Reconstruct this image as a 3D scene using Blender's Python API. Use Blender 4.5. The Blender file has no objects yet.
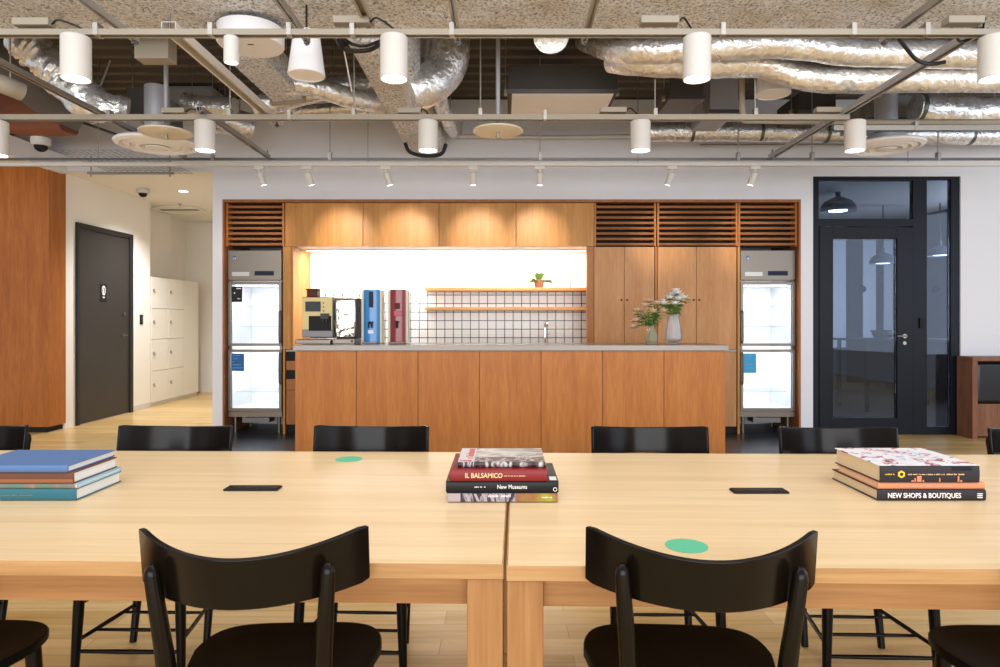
import bpy, bmesh, math, random
from mathutils import Vector, Matrix, noise
random.seed(7)
S = bpy.context.scene
COL = S.collection
F = 667.0; CX = 503.0; HZ = 320.0; EYE = 1.2

def P(x, y, d):
    "point at depth d seen at picture position x, y"
    return Vector(((x - CX) * d / F, d, EYE + (HZ - y) * d / F))
def lin(c):
    c = c / 255.0
    return c / 12.92 if c <= 0.04045 else ((c + 0.055) / 1.055) ** 2.4
def rgb(r, g, b): return (lin(r), lin(g), lin(b), 1.0)

# ------------------------------------------------------------------ materials
def mat(name, col, rough=0.5, metal=0.0, spec=0.5, bump=0.0, bscale=6.0, emit=None, estr=0.0,
        trans=0.0, ior=1.45, alpha=1.0, coat=0.0):
    m = bpy.data.materials.new(name); m.use_nodes = True
    b = m.node_tree.nodes['Principled BSDF']
    b.inputs['Base Color'].default_value = col
    b.inputs['Roughness'].default_value = rough
    b.inputs['Metallic'].default_value = metal
    b.inputs['Specular IOR Level'].default_value = spec
    b.inputs['IOR'].default_value = ior
    b.inputs['Transmission Weight'].default_value = trans
    b.inputs['Coat Weight'].default_value = coat
    b.inputs['Coat Roughness'].default_value = 0.12
    if emit: b.inputs['Emission Color'].default_value = emit; b.inputs['Emission Strength'].default_value = estr
    nt = m.node_tree
    tc = nt.nodes.new('ShaderNodeTexCoord'); n = nt.nodes.new('ShaderNodeTexNoise')
    n.inputs['Scale'].default_value = bscale; n.inputs['Detail'].default_value = 3
    nt.links.new(tc.outputs['Object'], n.inputs['Vector'])
    if bump:
        bp = nt.nodes.new('ShaderNodeBump'); bp.inputs['Strength'].default_value = bump; bp.inputs['Distance'].default_value = 0.08 if 'wavy' in name else 0.01
        nt.links.new(n.outputs['Fac'], bp.inputs['Height']); nt.links.new(bp.outputs['Normal'], b.inputs['Normal'])
    else:
        mr = nt.nodes.new('ShaderNodeMapRange')
        mr.inputs['To Min'].default_value = max(0.0, rough - 0.04); mr.inputs['To Max'].default_value = min(1, rough + 0.04)
        nt.links.new(n.outputs['Fac'], mr.inputs['Value']); nt.links.new(mr.outputs['Result'], b.inputs['Roughness'])
    return m
def nodes(m): return m.node_tree.nodes, m.node_tree.links, m.node_tree.nodes['Principled BSDF']
def ramp(nt, stops):
    r = nt.new('ShaderNodeValToRGB'); e = r.color_ramp.elements
    e[0].position, e[0].color = stops[0]; e[1].position, e[1].color = stops[-1]
    for p, c in stops[1:-1]:
        q = e.new(p); q.color = c
    return r
def wood(name, c1, c2, c3, scale=(14, 14, 1.2), rough=0.42, vein=6.0, spec=0.4):
    "wood with fibres running along the axis that has the smallest scale"
    m = mat(name, c2, rough, spec=spec); nt, lk, b = nodes(m)
    tc = nt.new('ShaderNodeTexCoord'); mp = nt.new('ShaderNodeMapping'); mp.inputs['Scale'].default_value = scale
    n1 = nt.new('ShaderNodeTexNoise'); n1.inputs['Scale'].default_value = 1.0; n1.inputs['Detail'].default_value = 5; n1.inputs['Distortion'].default_value = 0.6
    n2 = nt.new('ShaderNodeTexNoise'); n2.inputs['Scale'].default_value = vein; n2.inputs['Detail'].default_value = 4
    lk.new(tc.outputs['Object'], mp.inputs['Vector']); lk.new(mp.outputs['Vector'], n1.inputs['Vector']); lk.new(mp.outputs['Vector'], n2.inputs['Vector'])
    mx = nt.new('ShaderNodeMath'); mx.operation = 'MULTIPLY_ADD'; mx.inputs[1].default_value = 0.45
    lk.new(n2.outputs['Fac'], mx.inputs[0])
    m2 = nt.new('ShaderNodeMath'); m2.operation = 'MULTIPLY'; m2.inputs[1].default_value = 0.55; lk.new(n1.outputs['Fac'], m2.inputs[0])
    lk.new(m2.outputs[0], mx.inputs[2])
    r = ramp(nt, [(0.36, c1), (0.5, c2), (0.64, c3)]); lk.new(mx.outputs[0], r.inputs['Fac']); lk.new(r.outputs['Color'], b.inputs['Base Color'])
    return m

M = {}
M['cherry'] = wood('cherry_veneer', rgb(160, 95, 40), rgb(171, 106, 47), rgb(182, 118, 57))
M['cherry_side'] = wood('cherry_edge', rgb(140, 80, 38), rgb(154, 92, 45), rgb(166, 104, 54))
M['fascia'] = wood('fascia_veneer', rgb(172, 114, 48), rgb(186, 128, 58), rgb(198, 141, 70))
M['door_wood'] = wood('tall_door_veneer', rgb(182, 124, 72), rgb(194, 137, 83), rgb(204, 149, 95))
M['dark_cherry'] = wood('column_veneer', rgb(150, 84, 34), rgb(165, 97, 41), rgb(177, 109, 51), rough=0.32)
M['shelf'] = wood('shelf_oak', rgb(200, 145, 80), rgb(214, 160, 94), rgb(224, 172, 108), scale=(1.2, 14, 14))
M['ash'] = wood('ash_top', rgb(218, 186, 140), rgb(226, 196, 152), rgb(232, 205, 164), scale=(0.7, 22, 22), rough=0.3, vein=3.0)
M['ash_leg'] = wood('ash_leg', rgb(148, 102, 58), rgb(160, 114, 68), rgb(171, 126, 80), scale=(22, 22, 0.9), rough=0.45)  # leg and apron ash darkened in colour to tone down strong frontal light
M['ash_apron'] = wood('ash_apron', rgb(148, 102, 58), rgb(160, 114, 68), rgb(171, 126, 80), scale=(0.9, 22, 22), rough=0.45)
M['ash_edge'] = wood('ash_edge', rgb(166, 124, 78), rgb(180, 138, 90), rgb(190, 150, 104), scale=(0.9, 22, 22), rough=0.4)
M['black'] = mat('black_lacquer', rgb(18, 13, 9), 0.2, spec=0.22)
M['black_seat'] = mat('black_seat_lacquer', rgb(11, 9, 8), 0.45, spec=0.15)
M['blackmet'] = mat('black_metal', rgb(17, 20, 29), 0.38, metal=0.0, spec=0.25)
M['door_black'] = mat('door_black_paint', rgb(50, 47, 44), 0.42)
M['door_frame'] = mat('door_frame_paint', rgb(33, 31, 31), 0.45)
M['matte_black'] = mat('matte_black', rgb(10, 10, 10), 0.7)
M['white_wall'] = mat('white_wall_paint', rgb(226, 226, 230), 0.7, bump=0.04, bscale=160)
M['cream_wall'] = mat('cream_wall_paint', rgb(236, 231, 222), 0.7, bump=0.04, bscale=160)
M['cream_ceiling'] = mat('cream_ceiling_paint', rgb(236, 231, 220), 0.8, bump=0.04, bscale=160)
M['locker'] = mat('locker_paint', rgb(232, 228, 216), 0.45)
M['white'] = mat('white_powder_coat', rgb(208, 204, 198), 0.45)
M['ivory'] = mat('ivory_metal', rgb(214, 206, 186), 0.45)
M['bright_white'] = mat('bright_white_paint', rgb(238, 238, 242), 0.5)
M['zinc'] = mat('galvanised_steel', rgb(172, 168, 162), 0.35, metal=0.75, bump=0.1, bscale=60)
M['zinc_dark'] = mat('aged_galvanised_steel', rgb(110, 108, 106), 0.4, metal=0.7, bump=0.1, bscale=60)
M['beige_metal'] = mat('beige_painted_metal', rgb(158, 149, 134), 0.5)
M['grey_metal'] = mat('grey_sheet_metal', rgb(172, 173, 178), 0.45, metal=0.3)
M['dark_grey'] = mat('dark_grey_sheet', rgb(62, 60, 58), 0.6)
M['duct_dark'] = mat('dark_duct_cloth', rgb(92, 90, 90), 0.7, bump=0.4, bscale=12)
M['deck'] = mat('ceiling_deck_paint', rgb(96, 88, 78), 0.8, bump=0.1, bscale=30)
M['deck_light'] = mat('ceiling_deck_bare', rgb(150, 130, 100), 0.6, bump=0.1, bscale=30)
M['steel'] = mat('brushed_steel', rgb(120, 111, 101), 0.32, metal=0.8, bscale=4)
M['steel_top'] = mat('brushed_steel_worktop', rgb(140, 133, 126), 0.25, metal=0.25, bscale=3)
M['chrome'] = mat('chrome', rgb(230, 228, 225), 0.06, metal=1.0)
M['chrome_wavy'] = mat('wavy_chrome', rgb(215, 205, 196), 0.05, metal=1.0, bump=0.45, bscale=3.2)
M['rust'] = mat('rust_primer', rgb(140, 88, 66), 0.8, bump=0.5, bscale=20)
M['white_face'] = mat('white_face', rgb(236, 236, 238), 0.5)
M['dark_floor'] = mat('charcoal_vinyl', rgb(52, 56, 64), 0.3)
M['lamp_on'] = mat('lit_lamp', (1, 1, 1, 1), 0.5, emit=(1, 0.95, 0.88, 1), estr=9.0)
M['led'] = mat('lit_led_strip', (1, 1, 1, 1), 0.5, emit=(1, 0.97, 0.92, 1), estr=5.0)
M['fridge_led'] = mat('lit_fridge_lamp', (1, 1, 1, 1), 0.5, emit=(0.95, 0.98, 1, 1), estr=6.0)
M['screen'] = mat('dark_screen', rgb(58, 64, 66), 0.4, spec=0.2)
M['lcd'] = mat('display_window', rgb(26, 34, 52), 0.4, spec=0.2)
M['red_plastic'] = mat('dark_red_panel', rgb(138, 30, 32), 0.22, coat=0.4)
M['blue_plastic'] = mat('blue_panel', rgb(52, 132, 196), 0.22, coat=0.4)
M['yellow_panel'] = mat('pale_yellow_panel', rgb(206, 186, 120), 0.3)
M['brown_plastic'] = mat('brown_plastic', rgb(84, 40, 28), 0.5, spec=0.2)
M['navy_cloth'] = mat('navy_blue_cloth', rgb(82, 114, 160), 0.55, bump=0.1, bscale=500)
M['teal_cloth'] = mat('teal_cloth', rgb(46, 108, 124), 0.55, bump=0.1, bscale=500)
M['pale_blue'] = mat('pale_blue_board', rgb(150, 195, 215), 0.5)
M['red_cloth'] = mat('red_cloth', rgb(126, 20, 25), 0.45)
M['black_cover'] = mat('black_cover', rgb(22, 22, 24), 0.4, spec=0.3)
M['charcoal_cover'] = mat('charcoal_cover', rgb(46, 43, 49), 0.45, spec=0.3)
M['orange_cover'] = mat('salmon_orange_cover', rgb(216, 140, 100), 0.5)
M['brown_cover'] = mat('brown_cover', rgb(104, 62, 40), 0.5)
M['pages'] = mat('book_pages', rgb(232, 230, 226), 0.8)
M['pages_cream'] = mat('cream_book_pages', rgb(212, 188, 152), 0.8)
M['ink_white'] = mat('white_ink', rgb(235, 232, 228), 0.6)
M['ink_cream'] = mat('cream_ink', rgb(232, 200, 150), 0.6)
M['ink_yellow'] = mat('yellow_ink', rgb(226, 190, 50), 0.6)
M['ink_red'] = mat('red_ink', rgb(190, 60, 66), 0.6)
M['ink_blue'] = mat('blue_ink', rgb(100, 170, 215), 0.6)
M['green_dot'] = mat('green_sticker', rgb(92, 186, 146), 0.5)
M['sticker_blue'] = mat('blue_sticker', rgb(24, 92, 160), 0.4)
M['sticker_cyan'] = mat('light_blue_sticker', rgb(52, 160, 210), 0.4)
M['dot_blue'] = mat('slate_blue_dot', rgb(70, 86, 112), 0.5)
M['leaf'] = mat('leaf_green', rgb(118, 156, 78), 0.5)
M['leaf_light'] = mat('light_leaf_green', rgb(178, 198, 112), 0.5)
M['petal'] = mat('white_petal', rgb(244, 242, 238), 0.6)
M['petal_pink'] = mat('pale_pink_petal', rgb(226, 196, 170), 0.6)
M['terracotta'] = mat('terracotta', rgb(150, 104, 76), 0.8)
M['rack'] = mat('white_wire', rgb(214, 218, 224), 0.4)
M['cable'] = mat('black_cable', rgb(18, 18, 20), 0.4)
M['tv'] = mat('black_leather', rgb(22, 23, 25), 0.3)
M['console_wood'] = wood('console_walnut', rgb(110, 70, 50), rgb(128, 84, 60), rgb(140, 94, 68))
M['room_grey'] = mat('meeting_room_paint', rgb(74, 80, 90), 0.7)
M['room_floor'] = mat('meeting_room_carpet', rgb(60, 56, 56), 0.8)
M['blind'] = mat('pale_blind', rgb(214, 220, 228), 0.7)
M['lamp_grey'] = mat('grey_enamel', rgb(84, 92, 106), 0.4)

def glass(name, tint, rough=0.0, mixw=0.15, milky=0.0):
    "thin clear sheet: mostly see-through, some mirror"
    m = bpy.data.materials.new(name); m.use_nodes = True; nt = m.node_tree
    for n in list(nt.nodes): nt.nodes.remove(n)
    o = nt.nodes.new('ShaderNodeOutputMaterial'); t = nt.nodes.new('ShaderNodeBsdfTransparent'); t.inputs[0].default_value = tint
    g = nt.nodes.new('ShaderNodeBsdfGlossy'); g.inputs['Roughness'].default_value = rough; g.inputs[0].default_value = (1, 1, 1, 1)
    mx = nt.nodes.new('ShaderNodeMixShader'); lw = nt.nodes.new('ShaderNodeLayerWeight'); lw.inputs['Blend'].default_value = mixw
    nt.links.new(lw.outputs['Fresnel'], mx.inputs['Fac']); nt.links.new(t.outputs[0], mx.inputs[1]); nt.links.new(g.outputs[0], mx.inputs[2])
    if not milky: nt.links.new(mx.outputs[0], o.inputs['Surface'])
    else:
        df = nt.nodes.new('ShaderNodeBsdfDiffuse'); df.inputs[0].default_value = tint; m2 = nt.nodes.new('ShaderNodeMixShader'); m2.inputs['Fac'].default_value = milky
        nt.links.new(mx.outputs[0], m2.inputs[1]); nt.links.new(df.outputs[0], m2.inputs[2]); nt.links.new(m2.outputs[0], o.inputs['Surface'])
    return m
M['glass'] = glass('tinted_door_glass', (0.62, 0.68, 0.78, 1), 0.02, 0.3)
M['clear'] = glass('clear_glass', (0.96, 0.98, 1.0, 1), 0.0, 0.12)
M['vase_clear'] = glass('ribbed_clear_glass', (0.93, 0.95, 0.98, 1), 0.12, 0.2, 0.12)
M['vase_olive'] = glass('olive_glass', (0.74, 0.72, 0.58, 1), 0.15, 0.2, 0.22)

def foil():
    m = mat('crumpled_foil', rgb(226, 224, 220), 0.28, metal=0.75); nt, lk, b = nodes(m)
    tc = nt.new('ShaderNodeTexCoord')
    n = nt.new('ShaderNodeTexNoise'); n.inputs['Scale'].default_value = 14; n.inputs['Detail'].default_value = 5; n.inputs['Distortion'].default_value = 1.5
    v = nt.new('ShaderNodeTexVoronoi'); v.inputs['Scale'].default_value = 26
    lk.new(tc.outputs['Object'], n.inputs['Vector']); lk.new(tc.outputs['Object'], v.inputs['Vector'])
    a = nt.new('ShaderNodeMath'); a.operation = 'MULTIPLY_ADD'; a.inputs[1].default_value = 0.35
    lk.new(v.outputs['Distance'], a.inputs[0]); lk.new(n.outputs['Fac'], a.inputs[2])
    bp = nt.new('ShaderNodeBump'); bp.inputs['Strength'].default_value = 0.5; bp.inputs['Distance'].default_value = 0.02
    lk.new(a.outputs[0], bp.inputs['Height']); lk.new(bp.outputs['Normal'], b.inputs['Normal'])
    r = ramp(nt, [(0.3, rgb(216, 212, 204)), (0.5, rgb(236, 236, 236)), (0.65, rgb(248, 250, 254))]); lk.new(n.outputs['Fac'], r.inputs['Fac'])
    lk.new(r.outputs['Color'], b.inputs['Base Color'])
    return m
M['foil'] = foil()
def spray():
    m = mat('sprayed_rock_wool', rgb(170, 154, 134), 0.95); nt, lk, b = nodes(m)
    tc = nt.new('ShaderNodeTexCoord')
    n = nt.new('ShaderNodeTexNoise'); n.inputs['Scale'].default_value = 55; n.inputs['Detail'].default_value = 6; n.inputs['Roughness'].default_value = 0.7
    w = nt.new('ShaderNodeTexNoise'); w.inputs['Scale'].default_value = 1.6; w.inputs['Detail'].default_value = 2
    lk.new(tc.outputs['Object'], n.inputs['Vector']); lk.new(tc.outputs['Object'], w.inputs['Vector'])
    r = ramp(nt, [(0.35, rgb(104, 103, 105)), (0.44, rgb(204, 204, 208)), (0.55, rgb(248, 250, 253))]); lk.new(n.outputs['Fac'], r.inputs['Fac'])
    r2 = ramp(nt, [(0.35, (0.88, 0.86, 0.83, 1)), (0.6, (1, 1, 1, 1))]); lk.new(w.outputs['Fac'], r2.inputs['Fac'])
    mx = nt.new('ShaderNodeMix'); mx.data_type = 'RGBA'; mx.blend_type = 'MULTIPLY'; mx.inputs[0].default_value = 1
    lk.new(r.outputs['Color'], mx.inputs[6]); lk.new(r2.outputs['Color'], mx.inputs[7]); lk.new(mx.outputs[2], b.inputs['Base Color'])
    bp = nt.new('ShaderNodeBump'); bp.inputs['Strength'].default_value = 1.0; bp.inputs['Distance'].default_value = 0.02
    lk.new(n.outputs['Fac'], bp.inputs['Height']); lk.new(bp.outputs['Normal'], b.inputs['Normal'])
    return m
M['spray'] = spray()
def planks():
    m = mat('oak_plank_floor', rgb(205, 168, 112), 0.3); nt, lk, b = nodes(m)
    tc = nt.new('ShaderNodeTexCoord'); br = nt.new('ShaderNodeTexBrick')
    br.inputs['Scale'].default_value = 1.0; br.inputs['Brick Width'].default_value = 1.3; br.inputs['Row Height'].default_value = 0.12
    br.inputs['Mortar Size'].default_value = 0.0016; br.offset = 0.37
    br.inputs['Color1'].default_value = rgb(214, 177, 112); br.inputs['Color2'].default_value = rgb(236, 204, 146); br.inputs['Mortar'].default_value = rgb(190, 152, 98)
    mp = nt.new('ShaderNodeMapping'); mp.inputs['Scale'].default_value = (1.3, 24, 1)
    n = nt.new('ShaderNodeTexNoise'); n.inputs['Scale'].default_value = 1.2; n.inputs['Detail'].default_value = 5; n.inputs['Distortion'].default_value = 0.8
    lk.new(tc.outputs['Object'], br.inputs['Vector']); lk.new(tc.outputs['Object'], mp.inputs['Vector']); lk.new(mp.outputs['Vector'], n.inputs['Vector'])
    r = ramp(nt, [(0.3, (0.80, 0.72, 0.60, 1)), (0.55, (1, 1, 1, 1))]); lk.new(n.outputs['Fac'], r.inputs['Fac'])
    mx = nt.new('ShaderNodeMix'); mx.data_type = 'RGBA'; mx.blend_type = 'MULTIPLY'; mx.inputs[0].default_value = 1
    lk.new(br.outputs['Color'], mx.inputs[6]); lk.new(r.outputs['Color'], mx.inputs[7]); lk.new(mx.outputs[2], b.inputs['Base Color'])
    return m
M['planks'] = planks()
def tiles():
    m = mat('white_square_tiles', rgb(235, 232, 226), 0.25); nt, lk, b = nodes(m)
    tc = nt.new('ShaderNodeTexCoord'); sp = nt.new('ShaderNodeSeparateXYZ'); cb = nt.new('ShaderNodeCombineXYZ')
    lk.new(tc.outputs['Object'], sp.inputs[0]); lk.new(sp.outputs['X'], cb.inputs['X']); lk.new(sp.outputs['Z'], cb.inputs['Y'])
    br = nt.new('ShaderNodeTexBrick'); br.offset = 0.0; br.inputs['Scale'].default_value = 1.0
    br.inputs['Brick Width'].default_value = 0.0975; br.inputs['Row Height'].default_value = 0.0975; br.inputs['Mortar Size'].default_value = 0.005
    br.inputs['Color1'].default_value = rgb(234, 231, 226); br.inputs['Color2'].default_value = rgb(240, 238, 234); br.inputs['Mortar'].default_value = rgb(38, 36, 42)
    lk.new(cb.outputs[0], br.inputs['Vector']); lk.new(br.outputs['Color'], b.inputs['Base Color'])
    return m
M['tiles'] = tiles()
M['slat'] = wood('slat_cherry', rgb(132, 80, 42), rgb(146, 92, 50), rgb(158, 104, 60), scale=(1.2, 14, 14), rough=0.6, spec=0.2)
def splat(name, stops, scale, sc=(1, 1, 1), rough=0.35):
    m = mat(name, (1, 1, 1, 1), rough); nt, lk, b = nodes(m)
    tc = nt.new('ShaderNodeTexCoord'); mp = nt.new('ShaderNodeMapping'); mp.inputs['Scale'].default_value = sc
    n = nt.new('ShaderNodeTexNoise'); n.inputs['Scale'].default_value = scale; n.inputs['Detail'].default_value = 3; n.inputs['Distortion'].default_value = 1.0
    lk.new(tc.outputs['Object'], mp.inputs['Vector']); lk.new(mp.outputs['Vector'], n.inputs['Vector'])
    r = ramp(nt, stops); lk.new(n.outputs['Fac'], r.inputs['Fac']); lk.new(r.outputs['Color'], b.inputs['Base Color'])
    return m
M['mauve'] = mat('pale_mauve_print', rgb(172, 156, 160), .4)
W_ = rgb(236, 234, 236)
M['cover_splash'] = splat('splashed_cover', [(0.3, rgb(90, 110, 170)), (0.38, W_), (0.54, W_), (0.57, rgb(200, 60, 80)), (0.61, rgb(120, 40, 60)), (0.66, W_)], 22)
M['cover_photo'] = splat('grey_photo_cover', [(0.3, rgb(70, 66, 64)), (0.42, rgb(150, 146, 140)), (0.55, rgb(206, 202, 196)), (0.7, rgb(120, 114, 108))], 9, (1, 2.5, 1))
M['spine_photo'] = splat('striped_photo_spine', [(0.3, rgb(24, 22, 26)), (0.45, rgb(60, 54, 66)), (0.52, rgb(170, 160, 168)), (0.7, rgb(30, 28, 34))], 30, (2, 1, 0.5))
M['spine_yellow'] = splat('yellow_photo_spine', [(0.38, rgb(160, 156, 52)), (0.5, rgb(154, 122, 50)), (0.6, rgb(146, 94, 58))], 10)
M['spine_strip'] = splat('mottled_spine', [(0.3, rgb(90, 130, 110)), (0.45, rgb(110, 120, 104)), (0.56, rgb(150, 120, 104)), (0.62, rgb(226, 220, 210)), (0.7, rgb(90, 130, 110))], 18, (1, 1, .1))
M['photo_row'] = splat('dark_photo_row', [(0.4, rgb(28, 24, 26)), (0.5, rgb(90, 60, 62)), (0.56, rgb(200, 196, 192)), (0.62, rgb(30, 28, 30))], 34, (1, 1, .1))

# ------------------------------------------------------------------ mesh builder
class MB:
    def __init__(s): s.v = []; s.f = []; s.sm = []
    def add(s, vs, fs, smooth=False):
        k = len(s.v); s.v += [Vector(v) for v in vs]; s.f += [tuple(i + k for i in f) for f in fs]; s.sm += [smooth] * len(fs); return s
    def box(s, x0, x1, y0, y1, z0, z1):
        x0, x1 = min(x0, x1), max(x0, x1); y0, y1 = min(y0, y1), max(y0, y1); z0, z1 = min(z0, z1), max(z0, z1)
        return s.add([(x0, y0, z0), (x1, y0, z0), (x1, y1, z0), (x0, y1, z0), (x0, y0, z1), (x1, y0, z1), (x1, y1, z1), (x0, y1, z1)],
              [(3, 2, 1, 0), (4, 5, 6, 7), (0, 1, 5, 4), (1, 2, 6, 5), (2, 3, 7, 6), (3, 0, 4, 7)])
    def tube(s, pts, r, n=12, caps=True, wob=0.0, smooth=True, flat=None):
        pts = [Vector(p) for p in pts]; rs = r if isinstance(r, (list, tuple)) else [r] * len(pts)
        rings = []; up = None
        for i, p in enumerate(pts):
            a = pts[max(0, i - 1)]; b = pts[min(len(pts) - 1, i + 1)]; t = (b - a).normalized()
            if up is None:
                up = Vector((0, 0, 1)) if abs(t.z) < 0.9 else Vector((0, 1, 0))
            u = (up - t * up.dot(t)).normalized(); w = t.cross(u); up = u
            ring = []
            for k in range(n):
                an = 2 * math.pi * k / n; rr = rs[i]
                q = p + (u * math.cos(an) * (flat or 1) + w * math.sin(an)) * rr
                if wob: q += (q - p).normalized() * rr * wob * noise.noise(q * (0.9 / max(rr, .02)) )
                ring.append(q)
            rings.append(ring)
        vs = [q for r_ in rings for q in r_]; fs = []
        for i in range(len(pts) - 1):
            for k in range(n):
                k2 = (k + 1) % n
                fs.append((i * n + k, (i + 1) * n + k, (i + 1) * n + k2, i * n + k2))
        if caps:
            fs.append(tuple(range(n))); fs.append(tuple((len(pts) - 1) * n + k for k in reversed(range(n))))
        return s.add(vs, fs, smooth)
    def cyl(s, a, b, r, r2=None, n=20): return s.tube([a, b], [r, r if r2 is None else r2], n)
    def bar(s, a, b, w, h):
        "box beam between two points, w sideways, h along z"
        a, b = Vector(a), Vector(b); t = (b - a).normalized()
        up = Vector((0, 0, 1)) if abs(t.z) < 0.95 else Vector((0, 1, 0))
        u = (up - t * up.dot(t)).normalized() * h / 2; w_ = t.cross(u).normalized() * w / 2
        vs = [a - w_ - u, a + w_ - u, a + w_ + u, a - w_ + u, b - w_ - u, b + w_ - u, b + w_ + u, b - w_ + u]
        return s.add(vs, [(3, 2, 1, 0), (4, 5, 6, 7), (0, 1, 5, 4), (1, 2, 6, 5), (2, 3, 7, 6), (3, 0, 4, 7)])
    def lathe(s, prof, c=(0, 0, 0), n=32, M_=None):
        "prof: list of (r, z)"
        c = Vector(c); vs = []; fs = []
        for r, z in prof:
            for k in range(n):
                a = 2 * math.pi * k / n; q = Vector((r * math.cos(a), r * math.sin(a), z))
                if M_: q = M_ @ q
                vs.append(c + q)
        for i in range(len(prof) - 1):
            for k in range(n):
                k2 = (k + 1) % n; fs.append((i * n + k, i * n + k2, (i + 1) * n + k2, (i + 1) * n + k))
        return s.add(vs, fs, True)
    def disc(s, c, r, n=32, nrm=(0, 0, -1), t=0.002):
        c = Vector(c); nn = Vector(nrm).normalized(); return s.cyl(c, c + nn * t, r, n=n)
    def prism(s, outline, z0, z1):
        n = len(outline)
        vs = [(x, y, z0) for x, y in outline] + [(x, y, z1) for x, y in outline]
        fs = [tuple(reversed(range(n))), tuple(range(n, 2 * n))] + [(i, (i + 1) % n, n + (i + 1) % n, n + i) for i in range(n)]
        return s.add(vs, fs)
    def xf(s, mtx):
        s.v = [mtx @ v for v in s.v]; return s

def rootof(o):
    while o.parent: o = o.parent
    return o
def obj(name, mb, material, parent=None, bevel=0.0, seg=2, origin=None, mats=None, **props):
    me = bpy.data.meshes.new(name)
    if parent is not None: L = Vector(rootof(parent).location)
    elif origin is not None: L = Vector(origin)
    else:
        xs = [v.x for v in mb.v]; ys = [v.y for v in mb.v]; zs = [v.z for v in mb.v]
        L = Vector(((min(xs) + max(xs)) / 2, (min(ys) + max(ys)) / 2, min(zs)))
    me.from_pydata([v - L for v in mb.v], [], mb.f)
    bm = bmesh.new(); bm.from_mesh(me); bmesh.ops.recalc_face_normals(bm, faces=bm.faces); bm.to_mesh(me); bm.free()
    me.polygons.foreach_set('use_smooth', [True] * len(me.polygons))
    me.set_sharp_from_angle(angle=math.radians(38))
    me.materials.append(M[material] if isinstance(material, str) else material)
    o = bpy.data.objects.new(name, me); COL.objects.link(o)
    if parent is None: o.location = L
    else: o.parent = parent
    if bevel:
        md = o.modifiers.new('bevel', 'BEVEL'); md.width = bevel; md.segments = seg; md.limit_method = 'ANGLE'; md.angle_limit = math.radians(40); md.harden_normals = False
    for k, v in props.items(): o[k] = v
    return o
def tag(o, label, cat, group=None):
    o['label'] = label; o['category'] = cat
    if group: o['group'] = group
    return o
def thing(name, label, cat, loc=(0, 0, 0), group=None):
    o = bpy.data.objects.new(name, None); COL.objects.link(o); o.location = loc; o.empty_display_size = 0.05
    return tag(o, label, cat, group)
def struct(name, mb, material, parent=None, **k):
    o = obj(name, mb, material, parent, **k)
    if parent is None: o['kind'] = 'structure'
    return o
def dup(o, parent=None):
    c = o.copy(); COL.objects.link(c)
    if parent is not None: c.parent = parent
    for ch in list(o.children): dup(ch, c)
    return c
def copyof(root, loc, label, rz=None, group=None):
    c = dup(root); c.location = loc
    if rz is not None: c.rotation_euler.z = rz
    c['label'] = label
    if group: c['group'] = group
    return c
def lamp(kind, name, loc, energy, color=(1, 1, 1), parent=None, aim=None, **k):
    l = bpy.data.lights.new(name, kind); l.energy = energy; l.color = color
    for a, v in k.items(): setattr(l, a, v)
    o = bpy.data.objects.new(name, l); COL.objects.link(o)
    loc = Vector(loc)
    if aim is not None: o.rotation_euler = (Vector(aim) - loc).to_track_quat('-Z', 'Y').to_euler()
    if parent is not None: o.parent = parent; loc = loc - Vector(rootof(parent).location)
    o.location = loc
    return o
def text_mb(txt, size, mtx, extrude=0.0006, align='LEFT', bold=0.0, sx=1.0):
    "real letters turned into a mesh"
    cu = bpy.data.curves.new('t', 'FONT'); cu.body = txt; cu.size = size; cu.extrude = extrude; cu.align_x = align; cu.offset = bold; cu.resolution_u = 3
    o = bpy.data.objects.new('t', cu); COL.objects.link(o)
    dg = bpy.context.evaluated_depsgraph_get(); me = bpy.data.meshes.new_from_object(o.evaluated_get(dg))
    mb = MB(); mb.add([mtx @ Vector((v.co.x * sx, v.co.y, v.co.z)) for v in me.vertices], [tuple(p.vertices) for p in me.polygons])
    bpy.data.objects.remove(o); bpy.data.curves.remove(cu); bpy.data.meshes.remove(me)
    return mb
FRONT = Matrix.Rotation(math.radians(90), 4, 'X')          # text facing the viewer (-Y)
def front_text(txt, size, x, y, z, **k): return text_mb(txt, size, Matrix.Translation((x, y, z)) @ FRONT, **k)
def smooth_path(pts, n=8):
    "Catmull-Rom through the points"
    pts = [Vector(p) for p in pts]; q = [pts[0] * 2 - pts[1]] + pts + [pts[-1] * 2 - pts[-2]]; out = []
    for i in range(1, len(q) - 2):
        for k in range(n):
            t = k / n; a, b, c, d = q[i - 1], q[i], q[i + 1], q[i + 2]
            out.append(0.5 * ((2 * b) + (c - a) * t + (2 * a - 5 * b + 4 * c - d) * t * t + (3 * b - a - 3 * c + d) * t ** 3))
    return out + [pts[-1]]
# ------------------------------------------------------------------ camera, view
cam = bpy.data.cameras.new('camera'); cam.sensor_width = 36; cam.lens = 36 * F / 1000; cam.shift_x = -0.003; cam.shift_y = -0.0135
cam.clip_start = 0.05
co = bpy.data.objects.new('camera', cam); COL.objects.link(co); co.location = (0, 0, EYE); co.rotation_euler = (math.pi / 2, 0, 0); S.camera = co
S.view_settings.view_transform = 'Standard'; S.view_settings.look = 'None'; S.view_settings.gamma = 1; S.view_settings.use_curve_mapping = False
S.view_settings.exposure = 0.12
w = bpy.data.worlds.new('world'); S.world = w; w.use_nodes = True
w.node_tree.nodes['Background'].inputs[0].default_value = (0.93, 0.95, 1.0, 1); w.node_tree.nodes['Background'].inputs[1].default_value = 0.68

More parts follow.
